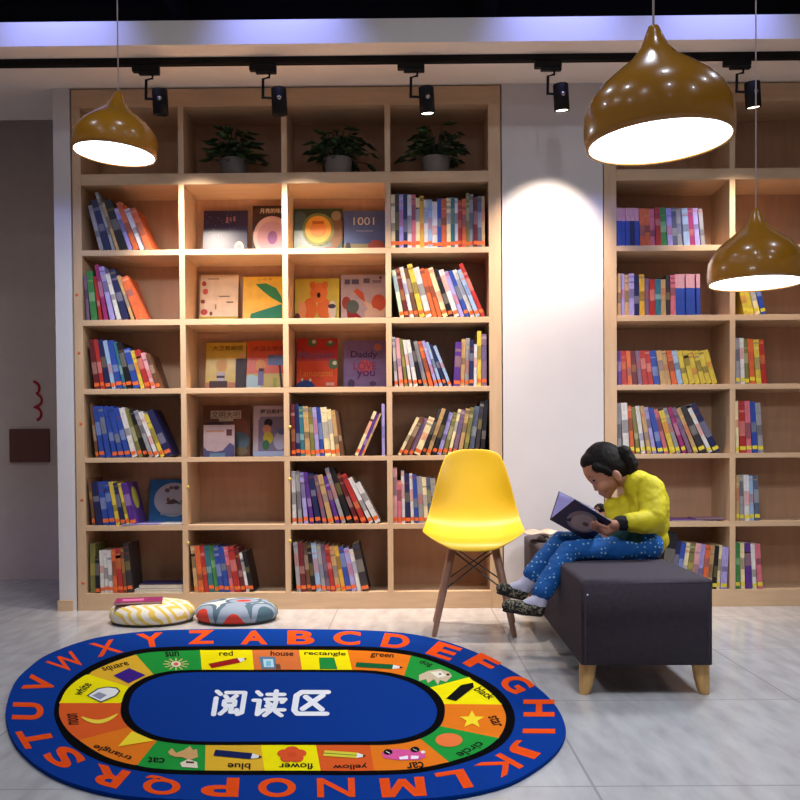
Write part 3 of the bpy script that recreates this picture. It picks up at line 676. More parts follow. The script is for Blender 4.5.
for k in range(18):
    (pi, po), (qi, qo) = bounds[k], bounds[(k+1) % 18]
    A = arc(i1, near(i1, pi), near(i1, qi)); B = arc(o1, near(o1, po), near(o1, qo))
    poly = [pi] + A[1:-1] + [qi] + [qo] + B[-2:0:-1] + [po]
    rug.poly([FL(x, y, RZ[0]) for x, y in poly], flat(secc[k], .9))
layer(sp(B2o), BLKR); layer(sp(B2i), BLUE)
AN = 1.9
def outward(px, py):
    c = oc; k = near(c, (px, py)); n = len(c)
    a, b = c[(k-6) % n], c[(k+6) % n]
    t = Vector((b[0]-a[0], (b[1]-a[1])*AN)).normalized()       # clockwise on the page: outward is to the left
    return Vector((t.y, -t.x))
def put_text(s, px, py, size_w, size_h, m, bold, mix=1.0, wid=None):
    if s == 'M':
        vs = [(x-.5, y-.5) for x, y in ((0, 0), (0, 1), (.29, 1), (.5, .44), (.71, 1), (1, 1), (1, 0), (.78, 0), (.78, .62), (.58, .08), (.42, .08), (.22, .62), (.22, 0))]
        fs, tw, th = [tuple(reversed(range(13)))], 1, 1
    else: vs, fs, tw, th = text2d(s, 1, bold)
    up = Vector((1, 0)) if s == 'H' else outward(px, py); rt = Vector((-up.y, up.x))
    RZ[0] += .000006
    P = []
    for x, y in vs:
        X = x*size_w/(tw if wid is None else wid); Y = y*size_h/th
        q = rt*X + up*Y
        P.append(FL(px + q.x, py + q.y/AN, RZ[0]))
    rug.add(P, fs, m)
LET = {'Z': (201, 637), 'A': (254, 637.5), 'B': (301, 637.5), 'C': (347, 638), 'D': (396, 641), 'E': (444, 651), 'F': (482, 663), 'G': (516, 684), 'H': (539, 708), 'I': (539, 731), 'J': (526, 749), 'K': (499, 766), 'L': (454, 780), 'M': (403, 787),
       'N': (336, 787.5), 'O': (277, 787.5), 'P': (220, 787), 'Q': (162, 785), 'R': (107, 776), 'S': (64, 757), 'T': (36, 738), 'U': (28, 711), 'V': (40, 684), 'W': (67, 662), 'X': (106, 648), 'Y': (151, 640)}
RZ[0] += .0001
for ch, (x, y) in LET.items():
    sc = 1 + .4*(y-637)/150
    w = {'I': 7, 'J': 19, 'M': 32, 'W': 32, 'L': 22}.get(ch, 27)
    put_text(ch, x, y, w*sc, 26*sc, ORR, .012 if ch in 'NWKX' else .034)
INK = flat((16, 14, 8), .9)
for s, x, y in (('sun', 172, 654), ('red', 226, 653.3), ('house', 282, 653.3), ('rectangle', 325, 653.8), ('green', 382, 656), ('dog', 426, 663.5), ('black', 485, 693), ('star', 496, 721), ('circle', 471, 749.5), ('car', 415, 765), ('yellow', 350, 766.3),
                ('flower', 296, 766.3), ('blue', 239, 766.3), ('cat', 156, 760.5), ('triangle', 113, 752), ('moon', 73, 719), ('white', 82, 689), ('square', 116, 667)):
    sc = 1 + .25*(y-653)/113
    put_text(s, x, y, (4.6*len(s))*sc, 9.5*sc, INK, .02)
# the small pictures, drawn on the rug
def ic(poly, rgb): layer(poly, flat(rgb, .9), .00002)
def E2(cx, cy, rx, ry, n=20): return ell(cx, cy, rx, ry, n)
RZ[0] += .0001
for k in range(12):
    a = 2*PI*k/12; c, s = math.cos(a), math.sin(a)
    ic([(176+c*6-s*.7, 664+s*3.2+c*.4), (176+c*13-s*.5, 664+s*6.2+c*.3), (176+c*13+s*.5, 664+s*6.2-c*.3), (176+c*6+s*.7, 664+s*3.2-c*.4)], (230, 214, 130))
ic(E2(176, 664, 5, 2.9), (236, 222, 200)); ic(E2(176, 664, 2.6, 1.5), (226, 100, 40))
def crayon(ax, ay, bx, by, hw, rgb, tip=True):
    dx, dy = bx-ax, by-ay; L = math.hypot(dx, dy*AN); ux, uy = dx/L, dy/L
    nx, ny = -(dy*AN)/L, (dx/L)/AN
    q = lambda t, o: (ax+dx*t+nx*o*hw, ay+dy*t+ny*o*hw)
    ic([q(0, 1), q(.78, 1), q(.78, -1), q(0, -1)], rgb)
    if tip:
        ic([q(.78, .95), q(.93, .4), q(.93, -.4), q(.78, -.95)], (236, 230, 224)); ic([q(.93, .5), q(1, 0), q(.93, -.5)], (24, 18, 20))
crayon(210, 666, 247, 658.5, 4.6, (160, 22, 24))
ic([(259, 657), (262, 656.5), (275, 657), (277, 669), (262, 669)], (90, 130, 160)); ic([(263, 659), (273, 659), (274, 667), (264, 667)], (196, 226, 236)); ic([(266, 661), (271, 661), (271, 666), (266, 666)], (120, 190, 214)); ic([(275, 664), (280, 664), (281, 669), (276, 669)], (120, 76, 60))
ic([(319, 657.5), (334, 657.5), (337.5, 669), (320, 669)], (28, 140, 60))
crayon(356, 664.5, 403, 667.5, 4.4, (10, 96, 52))
ic([(419, 675), (428, 671), (440, 669), (449, 672), (452, 676), (446, 682), (440, 680), (438, 685), (434, 679), (428, 683), (426, 679), (419, 681)], (206, 186, 156)); ic([(430, 672), (441, 671), (446, 676), (438, 678)], (236, 226, 208)); ic(E2(448, 674.5, 1.8, 1.1), (40, 28, 24)); ic(E2(440, 674, 1.3, .8), (60, 40, 30))
ic([(446, 698.5), (461, 685), (473, 682.5), (474, 687), (456, 701)], (8, 8, 10))
ic([(472 + (13 if k % 2 == 0 else 5.6)*math.sin(PI*k/5), 719.5 - (9 if k % 2 == 0 else 3.9)*math.cos(PI*k/5)) for k in range(10)], (252, 220, 46))
ic(E2(449, 740, 13.5, 6.8, 28), (238, 120, 60))
ic([(381, 753), (392, 749), (410, 750), (424, 752), (426, 757), (418, 760), (398, 760), (384, 758)], (224, 86, 150)); ic(E2(388, 752, 4.6, 3), (20, 16, 20)); ic(E2(415, 749.5, 4.6, 3), (20, 16, 20)); ic([(386, 751), (390, 753), (390, 753.6), (386, 751.6)], (240, 240, 240)); ic([(413, 748.5), (417, 750.5), (417, 751), (413, 749)], (240, 240, 240))
ic([(399, 757), (408, 755.5), (408, 759), (400, 759.5)], (244, 236, 240)); ic([(411, 755.5), (419, 756), (418, 758.6), (411, 759)], (244, 236, 240)); ic(E2(423, 752, 2.2, 1.4), (240, 236, 220))
crayon(324, 753, 366, 756, 5.2, (222, 206, 60)); ic([(324, 752.6), (357, 755), (357, 755.6), (324, 753.4)], (60, 110, 50))
for k in range(5): ic(E2(292 + 8*math.sin(2*PI*k/5), 754.5 - 4.4*math.cos(2*PI*k/5), 7, 3.9, 16), (224, 84, 40))
ic(E2(292, 754.5, 5, 2.8), (214, 74, 34))
crayon(214.5, 752.5, 262, 757, 5.6, (16, 30, 84))
ic([(168, 752), (172, 748), (176, 753), (184, 750), (190, 746), (193, 750), (197, 749), (198, 757), (190, 760), (182, 757), (176, 757), (170, 755)], (214, 164, 104)); ic([(180, 763), (188, 759), (197, 762), (198, 768), (182, 767)], (232, 218, 190)); ic([(186, 761), (194, 761.5), (194, 763.5), (186, 763)], (90, 50, 40))
ic([(132, 731), (154, 740.5), (118, 746.5)], (252, 220, 46))
mo = [(81 + 37*t, 717 + 8*math.sin(PI*t)**.8*1.0) for t in [k/12 for k in range(13)]]; mi_ = [(82 + 35*t, 716.5 + 4.6*math.sin(PI*t)) for t in [k/12 for k in range(12, -1, -1)]]
ic([(x, y - 3*(x-81)/37) for x, y in mo + mi_], (252, 220, 70))
ic([(86.5, 695.5), (98, 688), (108, 686.5), (117, 687.5), (120.5, 691), (116, 696), (101, 702.5)], (60, 56, 70)); ic([(88.5, 695.6), (98.5, 689), (108, 687.4), (116, 688.5), (118.8, 691), (115, 695.4), (101, 701.3)], (240, 238, 236)); ic([(92, 695.6), (99, 692), (107, 695), (100, 699.5)], (150, 150, 170))
ic([(113.5, 675.5), (129, 668), (145.5, 675), (128.5, 683)], (62, 28, 128))
# the three large characters
WHT = flat((244, 244, 248), .9)
STROKES = {
 'yue': [[(.06, .97), (.18, .85)], [(.06, .7), (.06, .02)], [(.36, .92), (.93, .92), (.93, .1), (.8, .03)], [(.34, .78), (.42, .67)], [(.68, .79), (.58, .67)],
         [(.34, .58), (.66, .58), (.66, .4), (.34, .4), (.34, .58)], [(.42, .38), (.4, .22), (.26, .05)], [(.58, .38), (.58, .12), (.76, .12), (.76, .22)]],
 'du': [[(.06, .96), (.18, .84)], [(-.02, .62), (.16, .62), (.16, .04), (.3, .2)], [(.4, .86), (.92, .86)], [(.66, 1.0), (.66, .7)], [(.36, .66), (.98, .66), (.9, .54)],
        [(.44, .53), (.54, .45)], [(.42, .39), (.52, .32)], [(.7, .56), (.66, .3), (.4, .0)], [(.36, .23), (1, .23)], [(.74, .16), (.94, .0)]],
 'qu': [[(.96, .94), (.2, .94), (.06, .8), (.06, .18), (.16, .04), (1.02, .04)], [(.82, .8), (.3, .24)], [(.34, .74), (.86, .22)]]}
RZ[0] += .0001
for nm, cx, cy, wd, hg in (('yue', 229.5, 702.8, 32, 24.5), ('du', 269.5, 703.2, 31, 24.5), ('qu', 310.5, 702.6, 34, 24)):
    for st_ in STROKES[nm]:
        RZ[0] += .00001
        pts = [(cx + (x-.5)*wd + (y-.5)*hg*.16, cy - (y-.5)*hg) for x, y in st_]
        hw_ = 3.2 if nm == 'qu' else 2.6
        hv_ = 2.1 if nm == 'qu' else 1.7
        for n_, p in enumerate(pts): rug.poly([FL(p[0] + hw_*math.cos(t), p[1] - hv_*math.sin(t), RZ[0] + .000004*n_) for t in [2*PI*k/14 for k in range(14)]], WHT)
        for (ax, ay), (bx, by) in zip(pts, pts[1:]):
            dx, dy = (bx-ax)/hw_, (by-ay)/hv_; L = math.hypot(dx, dy) or 1; nx, ny = -dy/L*hw_, dx/L*hv_
            RZ[0] += .000006; rug.poly([FL(q_[0], q_[1], RZ[0] + .00003) for q_ in ((ax+nx, ay+ny), (ax-nx, ay-ny), (bx-nx, by-ny), (bx+nx, by+ny))], WHT)
rg = rug.build('rug')
tag(rg, 'oval blue alphabet rug with coloured picture ring on the tiled floor', 'rug')

# ------------------------------------------------------------------ yellow chair
ch = empty('chair', (.307, 4.32, 0), 'yellow plastic shell chair with wooden dowel legs before the left bookcase', 'chair', None, math.radians(-4))
prof = [(.262, .826, .108), (.258, .805, .132), (.245, .745, .153), (.226, .68, .172), (.206, .615, .188), (.186, .555, .202), (.163, .505, .213), (.128, .462, .222), (.075, .437, .228), (.01, .427, .231), (-.06, .423, .23), (-.12, .421, .221), (-.165, .415, .203), (-.195, .404, .176), (-.211, .39, .14), (-.217, .376, .1)]
NU = 17; rows = []
for i, (y, z, hw) in enumerate(prof):
    t = i/(len(prof)-1); row = []
    for j in range(NU):
        u = -1 + 2*j/(NU-1)
        e = abs(u)**2.6
        back = max(0, 1 - t/.55); seat = max(0, min(1, (t-.3)/.25))*max(0, min(1, (1.12-t)/.35))
        yy = y - e*(.075*back*min(1, t*4+.15) + .03*seat*(1-abs(2*t-1.3)))
        zz = z + e*(.034*seat) - (abs(u)**4)*(.02 if i == 0 else .006 if i == 1 else 0)
        row.append(Vector((u*hw, yy, zz)))
    rows.append(row)
sb = MB().rings(rows, YPLAST, False, True, closed=False)
sho = sb.build('seat_shell', ch, solid=.007, sub=2)
def dowel(fx, fy, tx, ty):
    MB().tube([(fx, fy, .0006), (fx*.97+tx*.03, fy*.97+ty*.03, .012), (tx, ty, .4)], [.010, .012, .0165], DOWEL, 14).build('leg', ch)
FT = {}
for sx in (-1, 1):
    dowel(sx*.176, -.185, sx*.088, -.1); dowel(sx*.186, .2, sx*.095, .115)
wb = MB()
def lp(sx, sy, t):
    a = Vector((sx*.176, -.185, 0)) if sy < 0 else Vector((sx*.186, .2, 0)); b = Vector((sx*.088, -.1, .4)) if sy < 0 else Vector((sx*.095, .115, .4))
    return a.lerp(b, t)
for sy in (-1, 1):
    for sx in (-1, 1):
        wb.tube([lp(sx, sy, .5), lp(-sx, sy, .93)], .0035, WIRE, 8)
for sx in (-1, 1):
    wb.tube([lp(sx, -1, .5), lp(sx, 1, .93)], .0035, WIRE, 8); wb.tube([lp(sx, 1, .5), lp(sx, -1, .93)], .0035, WIRE, 8)
for sx in (-1, 1): wb.tube([lp(sx, -1, .96), lp(sx, 1, .96)], .004, WIRE, 8)
for sy in (-1, 1): wb.tube([lp(-1, sy, .96), lp(1, sy, .96)], .004, WIRE, 8)
wb.build('wire_brace', ch)
mt_ = MB()
for sx in (-1, 1):
    for sy in (-1, 1):
        p = lp(sx, sy, 1.0); mt_.lathe([(.014, 0), (.016, .012), (.012, .03)], RUBBER, 14, Matrix.Translation((p.x, p.y, .394)), True)
mt_.build('mount', ch)

# ------------------------------------------------------------------ bench
bn = empty('bench', (.78, 3.08, 0), 'long charcoal upholstered bench with pale oak feet under the child', 'bench', None, math.radians(-1.2))
LBN, HW, Z0, Z1 = 1.8, .212, .104, .386
bm = bmesh.new(); bmesh.ops.create_cube(bm, size=1)
for v in bm.verts: v.co = Vector((v.co.x*2*HW, (v.co.y+.5)*LBN, Z0 + (v.co.z+.5)*(Z1-Z0)))
bmesh.ops.bevel(bm, geom=[e for e in bm.edges if all(v.co.z > .3 for v in e.verts)], offset=.022, segments=4, affect='EDGES', profile=.6)
bmesh.ops.bevel(bm, geom=[e for e in bm.edges if abs(e.verts[0].co.z-e.verts[1].co.z) > .1], offset=.012, segments=3, affect='EDGES', profile=.6)
me = bpy.data.meshes.new('upholstery'); bm.to_mesh(me); bm.free(); me.materials.append(BENCHM)
for p in me.polygons: p.use_smooth = True
o = bpy.data.objects.new('upholstery', me); COL.objects.link(o); o.parent = bn
md = o.modifiers.new('wn', 'WEIGHTED_NORMAL')
pp = MB()
for x in (-HW+.012, HW-.012):
    pp.tube([(x, .002, Z0+.01), (x, -.001, Z1-.03)], .0028, BENCHM, 6)
pp.build('seam', bn)
MB().tube([(-HW+.02, -.003, Z1-.052), (-HW+.02, .003, Z1-.052)], .003, mat('white_thread', (220, 220, 225), .8), 8).build('button', bn)
for x, y in ((-.165, .045), (.165, .045), (-.165, LBN-.045), (.165, LBN-.045)):
    sx = 1 if x > 0 else -1
    rs = []
    for z, a, b, off in ((.0006, .016, .018, .014), (.012, .019, .021, .0112), (.05, .024, .025, .006), (.085, .0265, .026, .003), (.1038, .0285, .026, .0005)):
        cx = x + sx*(off + .0175)
        rs.append([Vector((cx + a*math.copysign(abs(math.cos(t))**.7, math.cos(t)), y + b*math.copysign(abs(math.sin(t))**.7, math.sin(t)), z)) for t in [2*PI*k/20 for k in range(20)]])
    MB().rings(rs, OAKLEG, True, True).build('leg', bn)
# books stacked on the far end of the bench
zb = Z1
def bxy(px, Y): return W(px, 530, Y).x
stk = [('dk', 541, 583, .012, 'dark grey book at the bottom of the bench stack', .04), ('bk', 542, 580, .011, 'black book second from bottom of the bench stack', -.03), ('gy', 543, 579, .01, 'grey book in the bench stack below the open magazine', .06)]
for code, a, b_, th, lab, rz in stk:
    lying(bxy(a, 4.55), bxy(b_, 4.55), 4.42, 4.66, zb, th, code, lab, rz, 'books on the far end of the bench'); zb += th + .0006
# open magazine on the stack
mg = empty('magazine', (bxy(545, 4.53), 4.53, zb + .0004), 'open pale magazine lying on the book stack at the far bench end', 'magazine', None, .1)
for s in (-1, 1):
    rs = []
    for k in range(9):
        t = k/8; x = s*t*.1; z = .004 + .012*math.sin(PI*min(1, t*1.25))*(1-t*.4) * (1 if t < .8 else .8)
        rs.append([Vector((x, -.105, .0008)), Vector((x, .105, .0008)), Vector((x, .105, z)), Vector((x, -.105, z))])
    pg = MB().rings(rs, mat('magazine_paper', (206, 178, 160), .6, var=.15, scale=20), True, True).build('page_half', mg)
    recalc(pg)

# ------------------------------------------------------------------ floor cushions
def cushion(px, Yc, r, h, m, label):
    root = empty('floor_cushion', (W(px, 610, Yc).x, Yc, 0), label, 'cushion', 'round floor cushions before the left bookcase')
    pr = [(.001, .001), (r*.8, .001), (r*.92, .008), (r*.99, h*.3), (r, h*.48), (r*.97, h*.68), (r*.86, h*.9), (r*.68, h*1.0), (r*.4, h*1.04), (.001, h*1.03)]
    MB().lathe(pr, m, 56).build('cover', root)
    MB().lathe([((r-.0005)*1.0+.003*math.cos(t), .012+.003*math.sin(t)-.004) for t in [0, 1.57, 3.14, 4.71, 6.283]], mat('piping_dark', (70, 66, 60), .9), 56, Matrix.Scale(.94, 4, (1, 0, 0)) @ Matrix.Scale(.94, 4, (0, 1, 0))).build('piping', root)
    MB().lathe([(.001, h*1.045), (.012, h*1.04), (.014, h*1.02)], m, 16).build('button', root)
    return root
cushion(152.5, 4.615, .205, .094, CHEV, 'white round floor cushion with yellow zigzags under the pink book')
cushion(237, 4.63, .2, .09, CIRC, 'grey blue round floor cushion printed with red circles')
pb = lying(-1.36, -1.14, 4.5, 4.66, .103, .011, 'mg', 'magenta pink picture book lying on the zigzag cushion', .2, None, [(rect(.15, .6, .3, .7), (220, 120, 170)), (rect(.65, .9, .2, .5), (150, 40, 110))])
pb.location = (W(139, 600, 4.58).x, 4.58, .0985); pb.rotation_euler = (0, 0, .22)

# ------------------------------------------------------------------ the child
def V(px, py, Y): return W(px, py, Y)
_t = bmesh.new(); bmesh.ops.create_icosphere(_t, subdivisions=3, radius=1); _t.verts.index_update()
ICO_V = [v.co.copy() for v in _t.verts]; ICO_F = [tuple(v.index for v in f.verts) for f in _t.faces]; _t.free()
class Lump:
    def __init__(self): self.v, self.f = [], []
def sph(bm, c, ax):
    o = len(bm.v)
    bm.v += [tuple(c + ax[0]*p.x + ax[1]*p.y + ax[2]*p.z) for p in ICO_V]
    flip = ax[0].cross(ax[1]).dot(ax[2]) < 0
    bm.f += [tuple(i+o for i in (reversed(f) if flip else f)) for f in ICO_F]
X_, Y_, Z_ = Vector((1, 0, 0)), Vector((0, 1, 0)), Vector((0, 0, 1))
def ball(bm, c, r): sph(bm, c, (X_*r, Y_*r, Z_*r))
def limb(bm, chain):
    for (p, r), (q, s) in zip(chain, chain[1:]):
        n = max(2, int((q-p).length/(.3*min(r, s))) + 1)
        for k in range(n+1):
            t = k/n; ball(bm, p.lerp(q, t), r + (s-r)*t)
def blob(name, bm, m, parent, voxel=.004, smooth=6, disp=0, dscale=.05):
    me = bpy.data.meshes.new(name); me.from_pydata(bm.v, [], bm.f); me.materials.append(m)
    o = bpy.data.objects.new(name, me); COL.objects.link(o)
    r = o.modifiers.new('r', 'REMESH'); r.mode = 'VOXEL'; r.voxel_size = voxel; r.use_smooth_shade = True
    s = o.modifiers.new('s', 'SMOOTH'); s.iterations = smooth; s.factor = .5
    if disp:
        t = bpy.data.textures.new(name + '_folds', 'CLOUDS'); t.noise_scale = dscale; t.noise_depth = 2
        d = o.modifiers.new('d', 'DISPLACE'); d.texture = t; d.strength = disp; d.mid_level = .5
    bpy.context.view_layer.update()
    ev = o.evaluated_get(bpy.context.evaluated_depsgraph_get())
    nm = bpy.data.meshes.new_from_object(ev)
    o.modifiers.clear(); o.data = nm; nm.name = name
    if not nm.materials: nm.materials.append(m)
    for p in nm.polygons: p.use_smooth = True
    if parent: unpar(o, parent)
    return o
kid = empty('person', (V(645, 545, 3.76).x, 3.76, Z1), 'child in yellow jacket and dotted blue trousers sitting on the bench reading', 'person')
C = V(606, 470.5, 3.77)
u_ = Vector((-.6, 0, .8)); f_ = Vector((-.8, 0, -.6)); s_ = Vector((0, -1, 0))
hd = lambda u, f, s=0: C + u_*u + f_*f + s_*s
# joints
nHip, nKnee, nAnk = V(645, 543, 3.70), V(569, 551, 3.64), V(541, 592, 3.58)
fHip, fKnee, fAnk = V(641, 541, 3.85), V(560, 541, 3.84), V(530, 578, 3.80)
pel, che, nek = V(647, 540, 3.775), V(646, 503, 3.775), V(632, 480, 3.775)
nSh, nEl, nWr = V(650, 489, 3.685), V(652, 521, 3.63), V(622, 523, 3.60)
fSh, fEl, fWr = V(637, 489, 3.865), V(628, 517, 3.92), V(605, 513, 3.90)
nHand, fHand = V(613, 525, 3.585), V(599, 509, 3.885)
bm = Lump()
sph(bm, hd(.018, -.002), (u_*.088, f_*.083, s_*.071))
sph(bm, hd(-.03, .022), (u_*.055, f_*.054, s_*.056))
sph(bm, hd(-.062, .044), (u_*.03, f_*.032, s_*.036))
ball(bm, hd(-.082, .052), .016)
for s in (-1, 1):
    ball(bm, hd(-.036, .045, s*.03), .028)
    sph(bm, hd(-.032, -.012, s*.069), (u_*.024, f_*.015, s_*.008)); sph(bm, hd(-.05, -.008, s*.069), (u_*.01, f_*.009, s_*.007))
sph(bm, hd(-.026, .072), (u_*.013, f_*.009, s_*.008)); ball(bm, hd(-.035, .0775), .0072)
sph(bm, hd(-.055, .071), (u_*.006, f_*.008, s_*.016)); sph(bm, hd(-.063, .069), (u_*.006, f_*.008, s_*.014))
limb(bm, [(hd(-.05, -.03), .038), (nek, .042), (che, .055), (pel, .05)])
limb(bm, [(nek, .04), (nSh, .035), (nEl, .03), (nWr, .021), (nHand, .018)])
limb(bm, [(nek, .04), (fSh, .035), (fEl, .03), (fWr, .021), (fHand, .018)])
limb(bm, [(pel, .05), (nHip, .04), (nKnee, .025), (nAnk, .022)])
limb(bm, [(pel, .05), (fHip, .04), (fKnee, .025), (fAnk, .022)])
# hands: palm and five fingers closing on the covers
S0, S1 = V(550, 519, 3.74), V(590, 541.5, 3.70)
N0, N1 = V(575, 499, 3.60), V(612, 521, 3.565)
G0, G1 = V(559, 491, 3.89), V(599, 511, 3.86)
def hand(wr, palm, along, inw, nrm, sgn):
    along, inw, nrm = along.normalized(), inw.normalized(), nrm.normalized()
    limb(bm, [(wr, .02), (palm, .019), (palm + along*.018 + inw*.006, .015)])
    for k, ln in enumerate((.036, .041, .038, .03)):
        base = palm + along*.022 + inw*(.02 - .013*k)
        k1 = base + along*ln*.45 + nrm*.006
        limb(bm, [(base - along*.012, .0072), (k1, .0066), (k1 + along*ln*.35 - nrm*.002, .006), (k1 + along*ln*.6 - nrm*.006, .005)])
    tb = palm + inw*.016 - nrm*.008
    limb(bm, [(tb, .0085), (tb + inw*.018 - nrm*.012 + along*.008, .0075), (tb + inw*.026 - nrm*.014 + along*.026, .006)])
leafd = (N0 - S0); spined = (S0 - S1)
nn = leafd.cross(spined).normalized()
if nn.y > 0: nn = -nn
palm = N1.lerp(S1, .3) + nn*.014 - spined.normalized()*.012
hand(nWr, palm, spined, leafd, nn, 1)
gd_ = (G0 - S0); gn = gd_.cross(spined).normalized()
if gn.y < 0: gn = -gn
palm2 = G1.lerp(S1, .3) + gn*.016 - spined.normalized()*.014
hand(fWr, palm2, spined, gd_, gn, -1)
# feet
nToe, fToe = V(508, 604, 3.56), V(502, 587, 3.79)
nHeel, fHeel = V(538, 607, 3.575), V(521, 591, 3.80)
limb(bm, [(nAnk, .024), (nHeel, .022), (nToe, .015)]); limb(bm, [(fAnk, .024), (fHeel, .022), (fToe, .015)])
blob('body', bm, SKIN, kid, .0028, 5)
# face details
for s in (-1, 1):
    b = Lump(); sph(b, hd(.002, .0655, s*.03), (u_*.006, f_*.007, s_*.012)); blob('eye', b, EYEM, kid, .0015, 2)
    b = Lump(); limb(b, [(hd(.021, .074, s*.014), .0028), (hd(.024, .070, s*.03), .0032), (hd(.018, .06, s*.044), .002)]); blob('eyebrow', b, HAIRM, kid, .0014, 2)
b = Lump(); sph(b, hd(-.059, .0755), (u_*.0035, f_*.004, s_*.012)); blob('lips', b, LIPM, kid, .0014, 2)
# hair
b = Lump()
sph(b, hd(.026, -.013), (u_*.09, f_*.083, s_*.0775))
sph(b, hd(-.01, -.045), (u_*.06, f_*.05, s_*.064)); sph(b, hd(.07, .026), (u_*.034, f_*.042, s_*.056))
for s in (-1, 1): limb(b, [(hd(.04, .03, s*.06), .02), (hd(.012, .008, s*.069), .011), (hd(-.012, .002, s*.07), .006)])
limb(b, [(hd(-.03, -.055), .035), (hd(-.06, -.04), .025)])
for k in range(26):
    a = random.uniform(-1.1, 1.1); limb(b, [(hd(.085, .02, .05*math.sin(a)), .006), (hd(.03, -.095+.02*abs(a), .05*math.sin(a*.9)), .005)])
blob('hair', b, HAIRM, kid, .003, 3, .004, .02)
b = Lump()
limb(b, [(V(617, 452, 3.75), .016), (V(624, 453, 3.74), .031), (V(631, 464, 3.735), .029), (V(632, 476, 3.735), .017), (V(630, 484, 3.735), .007)])
blob('ponytail', b, HAIRM, kid, .003, 2, .006, .015)
MB().lathe([(.015+.005*math.cos(t), .005*math.sin(t)) for t in [2*PI*k/8 for k in range(9)]], flat((110, 100, 150)), 16, Matrix.Translation(V(616.5, 452.5, 3.75)) @ Matrix.Rotation(.9, 4, 'Y')).build('hair_tie')
unpar(bpy.data.objects['hair_tie'], kid)
# jacket
b = Lump()
for yy, dr in ((3.735, 0), (3.775, .004), (3.815, 0)):
    limb(b, [(V(645, 545, yy), .066+dr), (V(648, 525, yy), .078+dr), (V(648, 503, yy), .08+dr), (V(645, 492, yy), .07+dr), (V(638, 484, yy), .054+dr)])
limb(b, [(V(654, 553, 3.72), .028), (V(656, 540, 3.72), .05)]); limb(b, [(V(654, 551, 3.82), .026), (V(656, 540, 3.82), .05)])
limb(b, [(V(643, 490, 3.73), .052), (nSh, .055), (V(654, 506, 3.655), .052), (nEl, .05), (V(640, 523, 3.612), .043), (V(630, 523, 3.605), .036)])
limb(b, [(V(637, 490, 3.82), .05), (fSh, .052), (fEl, .048), (V(613, 515, 3.905), .037), (V(608, 514, 3.9), .034)])
limb(b, [(V(632, 478, 3.74), .028), (V(629, 483, 3.775), .03), (V(634, 478, 3.81), .028)])
limb(b, [(V(612, 505, 3.79), .03), (V(617, 520, 3.79), .045), (V(630, 510, 3.79), .07)])
blob('jacket', b, JACKET, kid, .0045, 5, .016, .06)
for nm, p, q, r in (('cuff', V(631, 523, 3.605), V(620, 523, 3.6), .031), ('cuff', V(608, 513, 3.9), V(600, 509, 3.89), .026)):
    b = Lump(); limb(b, [(p, r), (q, r*.93)]); blob(nm, b, CUFFM, kid, .003, 2, .004, .01)
b = Lump(); limb(b, [(V(634, 541, 3.69), .052), (V(618, 541, 3.69), .038)]); limb(b, [(V(634, 539, 3.84), .052), (V(618, 539, 3.83), .038)])
limb(b, [(V(628, 538, 3.69), .045), (V(628, 537, 3.84), .045)])
blob('shirt', b, SHIRTM, kid, .004, 4, .008, .03)
b = Lump()
limb(b, [(V(646, 546, 3.705), .066), (V(620, 549, 3.685), .053), (V(595, 550, 3.665), .045), (nKnee, .041), (V(558, 568, 3.605), .042), (V(545, 588, 3.582), .04), (V(543, 591, 3.578), .041)])
limb(b, [(V(646, 544, 3.845), .066), (V(612, 546, 3.85), .05), (fKnee, .04), (V(545, 559, 3.82), .04), (V(533, 574, 3.80), .039)])
limb(b, [(V(646, 545, 3.70), .068), (V(646, 545, 3.85), .068)])
blob('trousers', b, DOTS, kid, .004, 4, .01, .04)
for p, q, t in ((V(543, 591, 3.578), nAnk, nHeel), (V(533, 575, 3.80), fAnk, fHeel)):
    b = Lump(); limb(b, [(p, .031), (q.lerp(t, .5), .031), (t, .029)]); d = (nToe-nHeel)*.45; limb(b, [(q.lerp(t, .6), .03), (t + d, .021)])
    blob('sock', b, SOCKM, kid, .003, 3)
for hl, to in ((nHeel, nToe), (fHeel, fToe)):
    dz = Vector((0, 0, -.006))
    b = Lump(); limb(b, [(hl + dz, .031), (hl.lerp(to, .5) + dz*1.6, .028), (to + dz, .024)])
    sh = blob('shoe', b, CAMO, kid, .003, 3)
    b = Lump()
    dd = (to - hl).normalized(); sd = dd.cross(Z_).normalized(); un = sd.cross(dd)
    for k in range(9):
        t = k/8; c = hl.lerp(to, t) - un*(.024 - .004*t) + dz; r = .026 - .004*t
        sph(b, c, (dd*r*.9, sd*r*1.0, un*.006))
    so = blob('sole', b, RUBBER, kid, .0025, 2)
    so.parent = sh; so.matrix_parent_inverse = Matrix.Identity(4)

# book held by the child
hb = empty('picture_book', S0, 'open dark blue picture book with pale moon held by the reading child', 'book')
def slab(a, b_, c, d, n, t, m, bb=None):
    bb = bb or MB(); n = n*t
    bb.add([a, b_, c, d, a+n, b_+n, c+n, d+n], [(0, 3, 2, 1), (4, 5, 6, 7), (0, 1, 5, 4), (1, 2, 6, 5), (2, 3, 7, 6), (3, 0, 4, 7)], m); return bb
COVN = mat('night_cover', (26, 34, 66), .35, var=.25, scale=9)
nb_ = slab(S0, S1, N1, N0, nn, .003, COVN)
def leaf(u, v, off): return S0.lerp(S1, u).lerp(N0.lerp(N1, u), v) + nn*off
nb_.poly([leaf(u, v, .0036) for u, v in ell(.54, .5, .34, .38, 30)], flat((140, 128, 134)))
nb_.poly([leaf(u, v, .004) for u, v in ell(.56, .48, .25, .3, 30)], flat((178, 160, 156)))
nb_.poly([leaf(u, v, .0043) for u, v in ell(.63, .48, .07, .07, 16)], flat((120, 84, 76)))
co = nb_.build('front_cover'); recalc(co); unpar(co, hb)
